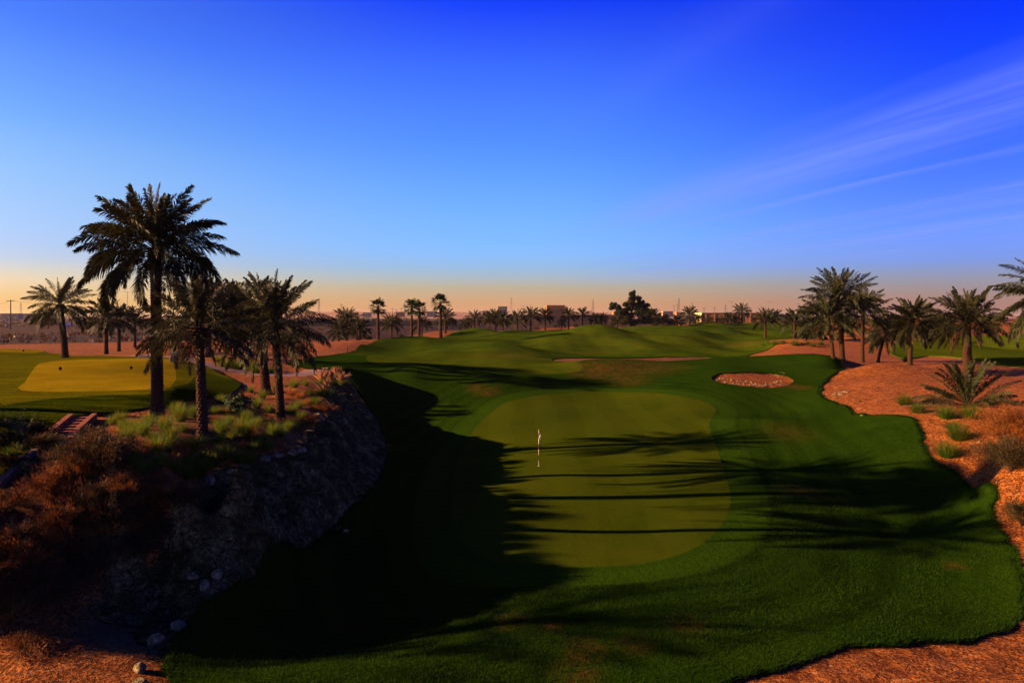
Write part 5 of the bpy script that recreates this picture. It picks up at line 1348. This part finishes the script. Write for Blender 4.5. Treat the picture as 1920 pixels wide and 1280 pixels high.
def pylon(px, top, Y, label):
    x, y = at(px, Y=Y); H = CZ-(top-HY)/F*Y-4.2; o = empty('lattice_pylon', (x, y, 4.2)); m = MB(); hw = lambda t: 2.6*(1-t)**1.3+.35
    for sx_, sy_ in ((1, 1), (1, -1), (-1, 1), (-1, -1)):
        m.tube([(sx_*hw(t), sy_*hw(t), t*H) for t in (0, .25, .5, .75, 1)], .16, 4)
    for i in range(9):
        a, c = i/9, (i+1)/9
        for sy_ in (1, -1):
            m.tube([(hw(a), sy_*hw(a), a*H), (-hw(c), sy_*hw(c), c*H)], .09, 4); m.tube([(-hw(a), sy_*hw(a), a*H), (hw(c), sy_*hw(c), c*H)], .09, 4)
    m.build('lattice', M['metal'], o)
    for t, L in ((.70, 4.2), (.82, 3.5), (.94, 2.6)): MB().tube([(-L, 0, t*H+.2), (0, 0, t*H+.6), (L, 0, t*H+.2)], .13, 4).build('crossarm', M['metal'], o)
    return tag(o, label, 'pylon', 'lattice pylons on the horizon')
for px, top, Y, lab in ((598, 559, 1250, 'lattice pylon right of the plateau palms'), (759, 563, 1500, 'lattice pylon between the fan palms'), (959, 558, 1250, 'lattice pylon above the mound shoulder palms'), (1112, 561, 1300, 'lattice pylon left of the big tree'), (1273, 559, 1200, 'lattice pylon between the big tree and the yellow wall'), (1360, 571, 1500, 'lattice pylon behind the long brown wall'), (39, 567, 1500, 'lattice pylon beside the far left utility pole'), (1497, 568, 1500, 'lattice pylon above the lone sunlit palm')):
    pylon(px, top, Y, lab)
for k, (a, c, lab) in enumerate(((( -60, 559, 262), (20, 563, 262), 'power cable left of the far left utility pole'), ((20, 563, 262), (300, 570, 330), 'power cable running right from the far left utility pole'))):
    pa, pb = Vector(((a[0]-CX)/F*a[2], a[2], CZ-(a[1]-HY)/F*a[2])), Vector(((c[0]-CX)/F*c[2], c[2], CZ-(c[1]-HY)/F*c[2]))
    pts = [pa.lerp(pb, t)-Vector((0, 0, 2.2*4*t*(1-t))) for t in np.linspace(0, 1, 13)]
    tag(MB().tube(pts, .035, 4).build('power_cable', M['black'], None), lab, 'cable', 'power cables')

# ------------------------------------------------------------------ car, warning posts, far bush, trees
def car(px, Y, label):
    x, y = at(px, Y=Y); o = empty('parked_car', (x, y, hz(x, y)), R(8))
    prof = [(-2.1, .35), (-2.15, .8), (-2.0, .95), (-1.0, 1.02), (-.55, 1.48), (.9, 1.5), (1.5, 1.0), (2.1, .9), (2.2, .6), (2.15, .35)]
    m = MB(); n_ = len(prof)
    m.add([(a, -.85, c) for a, c in prof]+[(a, .85, c) for a, c in prof], [tuple(range(n_)), tuple(range(2*n_-1, n_-1, -1))]+[(i, i+n_, (i+1) % n_+n_, (i+1) % n_) for i in range(n_)])
    m.build('body', M['white'], o, .06, True)
    MB().add([(-.85, -.87, 1.06), (-.5, -.87, 1.4), (.8, -.87, 1.42), (1.25, -.87, 1.06)], [(0, 1, 2, 3)]).build('window', M['glass'], o)
    for sx_ in (-1.35, 1.35):
        for sy_ in (-.78, .78):
            w = MB().lathe([(.33, -.1), (.33, .1)], 16); w.v = [(a+sx_, c2+sy_, .33+b_) for a, b_, c2 in w.v]; w.build('wheel', M['rubber'], o)
    return tag(o, label, 'car')
car(123, 330, 'white car parked on the plain beside the slender far left palm')
for px, Y, lab in ((11, 330, 'red and white warning post at the left edge of the plain'), (75, 300, 'small red and white post before the dark far bush')):
    x, y = at(px, Y=Y); o = empty('warning_post', (x, y, hz(x, y)))
    MB().box((0, 0, .5), (.5, .3, 1.0)).build('base', M['white'], o); MB().box((0, 0, 1.6), (.6, .25, 1.2)).build('panel', M['cloth_red'], o); MB().box((0, 0, 2.4), (.6, .25, .4)).build('cap', M['white'], o)
    tag(o, lab, 'warning post', 'warning posts')
x, y = at(80, Y=340); add_shrub('broad_bush', 'wide dark bush far out on the left plain', (x, y, hz(x, y)), 31, None, 'bush', rad=6.6, H=4.8, stems=170, leaves=60, ls=.5, mats=('olive', 'tree'), mixf=.5)
gF = 'low dark bushes along the far fence'
rf = random.Random(8)
for px, Y, s, lab in ((640, 180, 1.3, 'dark bush by the fence below the grey wall, leftmost'), (672, 182, 1.2, 'dark bush by the fence behind the small twin palms'), (690, 184, 1.4, 'dark bush by the fence right of the small twin palms'), (752, 205, 1.2, 'dark bush by the fence left of the paired fan palms'), (1005, 262, 1.6, 'dark bush under the left of the brown wall'), (1040, 266, 1.7, 'dark bush on the paling fence below the tower block'), (1080, 264, 1.5, 'dark bush by the paling fence right of the tower'), (1105, 262, 1.5, 'dark bush by the two close palms'), (1145, 258, 1.6, 'dark bush at the left foot of the big tree'), (1230, 262, 1.6, 'dark bush among the palms right of the big tree'), (1470, 300, 1.8, 'dark bush at the foot of the dark shed'), (1415, 290, 1.6, 'dark bush at the right of the long brown wall')):
    x, y = at(px, Y=Y); add_shrub('low_bush', lab, (x, y, hz(x, y)), int(px), gF, 'bush', rad=s, H=s*.9, stems=40, leaves=26, ls=.2, mats=('olive', 'brown'), mixf=.4)

def far_scrub():
    rng = np.random.default_rng(15); N = 5200; acc = []
    Y = 135*np.exp(rng.uniform(0, 1, N)*math.log(900/135)); px = rng.uniform(-350, 2250, N); x = (px-CX)/F*Y
    k = (Y > np.interp(x, fx, fy)+4) & (fbm(x/40, Y/70, 3, 19) > -.12); x, Y = x[k], Y[k]; z = height(x, Y); n_ = len(x); m = 14
    s = rng.uniform(.4, 1.3, n_)*np.clip(Y/300, .8, 1.7)
    q = unit(rng.normal(0, 1, (n_, m, 3)))*np.array([1.7, 1, .55])*s[:, None, None]*(rng.uniform(.2, 1, (n_, m, 1)))+np.stack((x, Y, z+s*.4), 1)[:, None]
    u = unit(rng.normal(0, 1, (n_, m, 3))); v = unit(np.cross(u, rng.normal(0, 1, (n_, m, 3)))); a = s[:, None, None]*rng.uniform(.35, .8, (n_, m, 1))
    V = np.stack((q-u*a*.5, q+v*a*.4, q+u*a*.5, q-v*a*.4), 2).reshape(-1, 3)
    return tag(link(bpy.data.objects.new('far_scrub', np_mesh('far_scrub', V, [(np.arange(len(V)).reshape(-1, 4), 0)], [M['brown']]))), 'dark low scrub strewn over the plain beyond the fence', 'scrub', kind='stuff')
far_scrub()

def treeline():
    rng = np.random.default_rng(12); acc = Acc()
    for i in range(230):
        px = rng.uniform(-420, 2300)
        if 140 < px < 2300 and rng.uniform() < .45: continue
        Y = rng.uniform(820, 1050); x = (px-CX)/F*Y; s = rng.uniform(2.5, 5.5)*(1.25 if px < 180 else .8); m = 90
        q = unit(rng.normal(0, 1, (m, 3)))*(rng.uniform(0, 1, m)**.5)[:, None]*np.array([s*1.5, s, s*.75])+np.array([x, Y, 4.2+s*.7])
        u = unit(rng.normal(0, 1, (m, 3))); v = unit(np.cross(u, rng.normal(0, 1, (m, 3)))); a = rng.uniform(.8, 1.7, m)[:, None]
        V = np.stack((q-u*a*.5, q+v*a*.4, q+u*a*.5, q-v*a*.4), 1).reshape(-1, 3); k = np.arange(m)*4; acc.add(V, (np.stack((k, k+1, k+2, k+3), 1),))
    return tag(link(bpy.data.objects.new('treeline', acc.mesh('treeline', [M['tree']]))), 'thin line of hazy trees along the horizon', 'trees', kind='stuff')
treeline()

def hills():
    V = []; Q = []; n_ = 260
    for j, (Y, f) in enumerate(((2600, 0), (2900, .55), (3300, 1.0), (3900, .7), (4600, 0))):
        for i in range(n_):
            px = -700+i*(3300/(n_-1)); h = 14+11*float(fbm(px/130.0, 3.3, 4, 8))
            h += 16*math.exp(-((px-700)/170)**2)+9*math.exp(-((px-880)/120)**2)+12*math.exp(-((px-1120)/90)**2)+5*math.exp(-((px-1300)/200)**2)
            h *= 1+.15*float(vnoise(px/22.0, j*3.1, 5)); V.append(((px-CX)/F*Y, Y, 3.0+max(0, h)*f))
    for j in range(4):
        for i in range(n_-1): a = j*n_+i; Q.append((a, a+1, a+n_+1, a+n_))
    me = np_mesh('hills', np.array(V), [(np.array(Q), 0)], [M['hill']], True)
    return tag(link(bpy.data.objects.new('hills', me)), 'low bare hills along the horizon', 'hills', kind='structure')
def hill_mat():
    b = NT('dusty_hill'); v = b.pos((.01, .01, .05)); c = b.ramp(b.noise(v, 1.0, 6, .7), [(.3, (.16, .09, .06)), (.7, (.34, .20, .13))]); return b.surf(c, 1.0, None, 0)
M['hill'] = hill_mat()
hills()

# ------------------------------------------------------------------ the hazy air over the plain
def haze():
    bm = bmesh.new(); bmesh.ops.create_cube(bm, size=1.0)
    for v in bm.verts: v.co = Vector((v.co.x*30000, v.co.y*30000, (v.co.z+.5)*62-4))
    me = bpy.data.meshes.new('haze'); bm.to_mesh(me); bm.free()
    m = bpy.data.materials.new('thin_haze'); m.use_nodes = True; t = m.node_tree; t.nodes.clear()
    o_ = t.nodes.new('ShaderNodeOutputMaterial'); pv = t.nodes.new('ShaderNodeVolumePrincipled')
    pv.inputs['Color'].default_value = (.80, .78, .80, 1); pv.inputs['Density'].default_value = 0.00003; pv.inputs['Anisotropy'].default_value = 0.2
    t.links.new(pv.outputs[0], o_.inputs['Volume']); me.materials.append(m)
    return tag(link(bpy.data.objects.new('haze', me)), 'thin warm haze lying over the plain', 'haze', kind='stuff')
haze()

# ------------------------------------------------------------------ camera, sun and sky
SUN_EL, SUN_AZ = 16.8, -91.0          # degrees; azimuth from +Y towards +X
cam = bpy.data.cameras.new('camera'); cam_o = link(bpy.data.objects.new('camera', cam))
cam.sensor_fit = 'HORIZONTAL'; cam.sensor_width = 36.0; cam.lens = 36.0*F/PHOTO_W
cam.shift_y = -(PHOTO_H/2-HY)/PHOTO_W; cam.clip_start = 0.1; cam.clip_end = 40000
cam_o.location = (0, 0, CZ); cam_o.rotation_euler = (math.pi/2, 0, 0)
scene.camera = cam_o
scene.view_settings.view_transform = 'Standard'; scene.view_settings.look = 'None'
scene.view_settings.exposure = EXPO = 2.0; scene.view_settings.gamma = 1.0

sun = bpy.data.lights.new('sun', 'SUN'); sun.energy = 5.0; sun.angle = R(0.6); sun.color = (1.0, 0.56, 0.26)
sun_o = link(bpy.data.objects.new('sun', sun))
e, a = R(SUN_EL), R(SUN_AZ)
to_sun = Vector((math.cos(e)*math.sin(a), math.cos(e)*math.cos(a), math.sin(e)))
sun_o.rotation_euler = (-to_sun).to_track_quat('-Z', 'Y').to_euler(); sun_o.location = to_sun*60

def s2l(c): return tuple((v/255/12.92 if v/255 <= .04045 else ((v/255+.055)/1.055)**2.4) for v in c)
# sky colours (sRGB) by elevation at three azimuths, and the plain Sky Texture's own radiance there
SKY = {
 'L': [(0,(255,196,108)),(1.2,(255,206,132)),(2.4,(248,220,178)),(3.4,(222,220,212)),(4.3,(194,212,240)),(7,(172,208,255)),(10.5,(150,198,255)),(14,(118,176,255)),(20,(75,130,255)),(32,(20,50,190)),(50,(0,20,110)),(80,(0,8,60))],
 'C': [(0,(224,150,106)),(1.2,(213,163,117)),(2.5,(185,174,150)),(3.8,(152,186,214)),(5.6,(130,186,252)),(8.7,(112,176,255)),(13,(86,150,255)),(24.5,(18,66,250)),(34,(2,28,170)),(50,(0,15,95)),(80,(0,8,60))],
 'R': [(0,(168,116,100)),(1.2,(166,128,118)),(2.2,(150,143,150)),(3.2,(136,148,186)),(4.1,(118,150,225)),(6.3,(98,145,252)),(10.5,(62,115,255)),(15.6,(18,80,255)),(20.2,(0,52,255)),(34,(0,20,150)),(50,(0,12,85)),(80,(0,8,60))],
}
NIS = {
 'L': [(0,(5.7,4.4,2.27)),(1,(6.64,5.55,3.1)),(2,(6.63,6.13,3.88)),(4,(5.81,6.23,4.9)),(8,(4.19,5.22,5.42)),(12,(3.24,4.29,5.1)),(16,(2.64,3.6,4.6)),(20,(2.22,3.09,4.17)),(25,(1.85,2.6,3.7)),(40,(1.2,1.77,2.68)),(60,(.78,1.2,1.9)),(85,(.55,.87,1.44))],
 'C': [(0,(2.65,2.31,1.36)),(1,(3.42,3.2,1.96)),(2,(3.6,3.65,2.46)),(4,(3.33,3.89,3.22)),(8,(2.44,3.32,3.63)),(12,(1.88,2.72,3.42)),(16,(1.54,2.3,3.12)),(20,(1.3,1.98,2.82)),(25,(1.09,1.69,2.51)),(40,(.77,1.21,1.93)),(60,(.6,.95,1.56)),(85,(.53,.85,1.4))],
 'R': [(0,(3.08,2.81,1.71)),(1,(4.0,3.82,2.37)),(2,(4.35,4.52,3.08)),(4,(4.04,4.81,4.03)),(8,(2.93,4.06,4.49)),(12,(2.21,3.26,4.15)),(16,(1.76,2.69,3.69)),(20,(1.45,2.26,3.27)),(25,(1.19,1.87,2.82)),(40,(.76,1.23,1.97)),(60,(.55,.89,1.48)),(85,(.52,.83,1.37))],
}
def interp(tab, x, f=lambda c: c):
    xs = [t[0] for t in tab]; return np.array([np.interp(x, xs, [f(t[1])[k] for t in tab]) for k in range(3)])
world = bpy.data.worlds.new('World'); scene.world = world; world.use_nodes = True
b = NT.__new__(NT); b.t = world.node_tree; b.t.nodes.clear()
out = b.new('ShaderNodeOutputWorld'); bg = b.new('ShaderNodeBackground'); b.l(bg.outputs[0], out.inputs['Surface'])
STR = 0.10; bg.inputs['Strength'].default_value = STR
sky = b.new('ShaderNodeTexSky'); sky.sky_type = 'NISHITA'; sky.sun_disc = False
sky.sun_elevation = R(SUN_EL); sky.sun_rotation = R(SUN_AZ)
tc = b.new('ShaderNodeTexCoord'); sx = b.new('ShaderNodeSeparateXYZ'); b.l(tc.outputs['Generated'], sx.inputs[0])
dx, dy, dz = sx.outputs
hor = b.math('SQRT', b.math('ADD', b.math('MULTIPLY', dx, dx), b.math('MULTIPLY', dy, dy)))
el = b.math('ARCTAN2', dz, hor)                                       # elevation in radians
az = b.math('DIVIDE', dx, b.math('MAXIMUM', hor, 1e-4))
elf = b.math('DIVIDE', el, R(80)); TS = 1.2
def tint(k):
    st = []
    for d in (0, .6, 1.2, 1.8, 2.5, 3.2, 4.1, 5, 6.3, 8, 10, 12, 14, 17, 20, 24.5, 30, 40, 55, 80):
        c = interp(SKY[k], d, s2l)/(interp(NIS[k], d)*STR*2**EXPO*TS)
        st.append((d/80, tuple(np.clip(c, 0, 1))))
    return b.ramp(elf, st)
left, mid_, right = tint('L'), tint('C'), tint('R')
fl = b.new('ShaderNodeMapRange'); fl.interpolation_type = 'SMOOTHSTEP'; b.l(az, fl.inputs[0]); fl.inputs[1].default_value = -0.62; fl.inputs[2].default_value = 0.0
fr = b.new('ShaderNodeMapRange'); fr.interpolation_type = 'SMOOTHSTEP'; b.l(az, fr.inputs[0]); fr.inputs[1].default_value = 0.0; fr.inputs[2].default_value = 0.62
tn = b.mix(fr.outputs[0], b.mix(fl.outputs[0], left, mid_), right)
col = b.mix(1.0, b.mix(1.0, sky.outputs[0], tn, 'MULTIPLY'), (TS, TS, TS), 'MULTIPLY')
# thin cirrus on a plane high above: long streaks fanning out towards the right
up_ = b.math('MAXIMUM', dz, 0.02)
cu, cv = b.math('DIVIDE', dx, up_), b.math('DIVIDE', dy, up_)
ac = b.math('ADD', b.math('MULTIPLY', cu, .958), b.math('MULTIPLY', cv, .287))
al = b.math('SUBTRACT', b.math('MULTIPLY', cv, .958), b.math('MULTIPLY', cu, .287))
def comb(x, y, sx_, sy_):
    c = b.new('ShaderNodeCombineXYZ'); b.l(b.math('MULTIPLY', x, sx_), c.inputs[0]); b.l(b.math('MULTIPLY', y, sy_), c.inputs[1]); return c.outputs[0]
wob = b.math('ADD', ac, b.math('MULTIPLY', b.math('SUBTRACT', b.noise(comb(ac, al, .5, .22), 1.0, 3), .5), .6))
band = b.ramp(b.math('DIVIDE', wob, 12.0), [(.0, 0.0), (.095, 0.0), (.11, .12), (.13, .0), (.20, .0), (.235, .55), (.262, .8), (.30, .25), (.318, .12), (.327, .65), (.345, .1), (.41, .08), (.432, .85), (.46, .2), (.48, .6), (.52, .15), (.575, 1.0), (.63, .4), (.72, .6), (.85, .2), (1.0, 0.0)])
fib = b.ramp(b.noise(comb(ac, al, 3.0, .32), 1.0, 6, .68, .5), [(.30, .12), (.62, 1.0)])
rgt = b.new('ShaderNodeMapRange'); rgt.interpolation_type = 'SMOOTHSTEP'; b.l(az, rgt.inputs[0]); rgt.inputs[1].default_value = .02; rgt.inputs[2].default_value = .22
low_ = b.new('ShaderNodeMapRange'); rgt.interpolation_type = 'SMOOTHSTEP'; b.l(dz, low_.inputs[0]); low_.inputs[1].default_value = .03; low_.inputs[2].default_value = .08
cf = b.math('MULTIPLY', b.math('MULTIPLY', band, fib), b.math('MULTIPLY', b.math('MULTIPLY', rgt.outputs[0], low_.outputs[0]), .62))
col = b.mix(cf, col, tuple(v/(STR*2**EXPO) for v in (.27, .37, 1.0)))
b.l(col, bg.inputs['Color'])
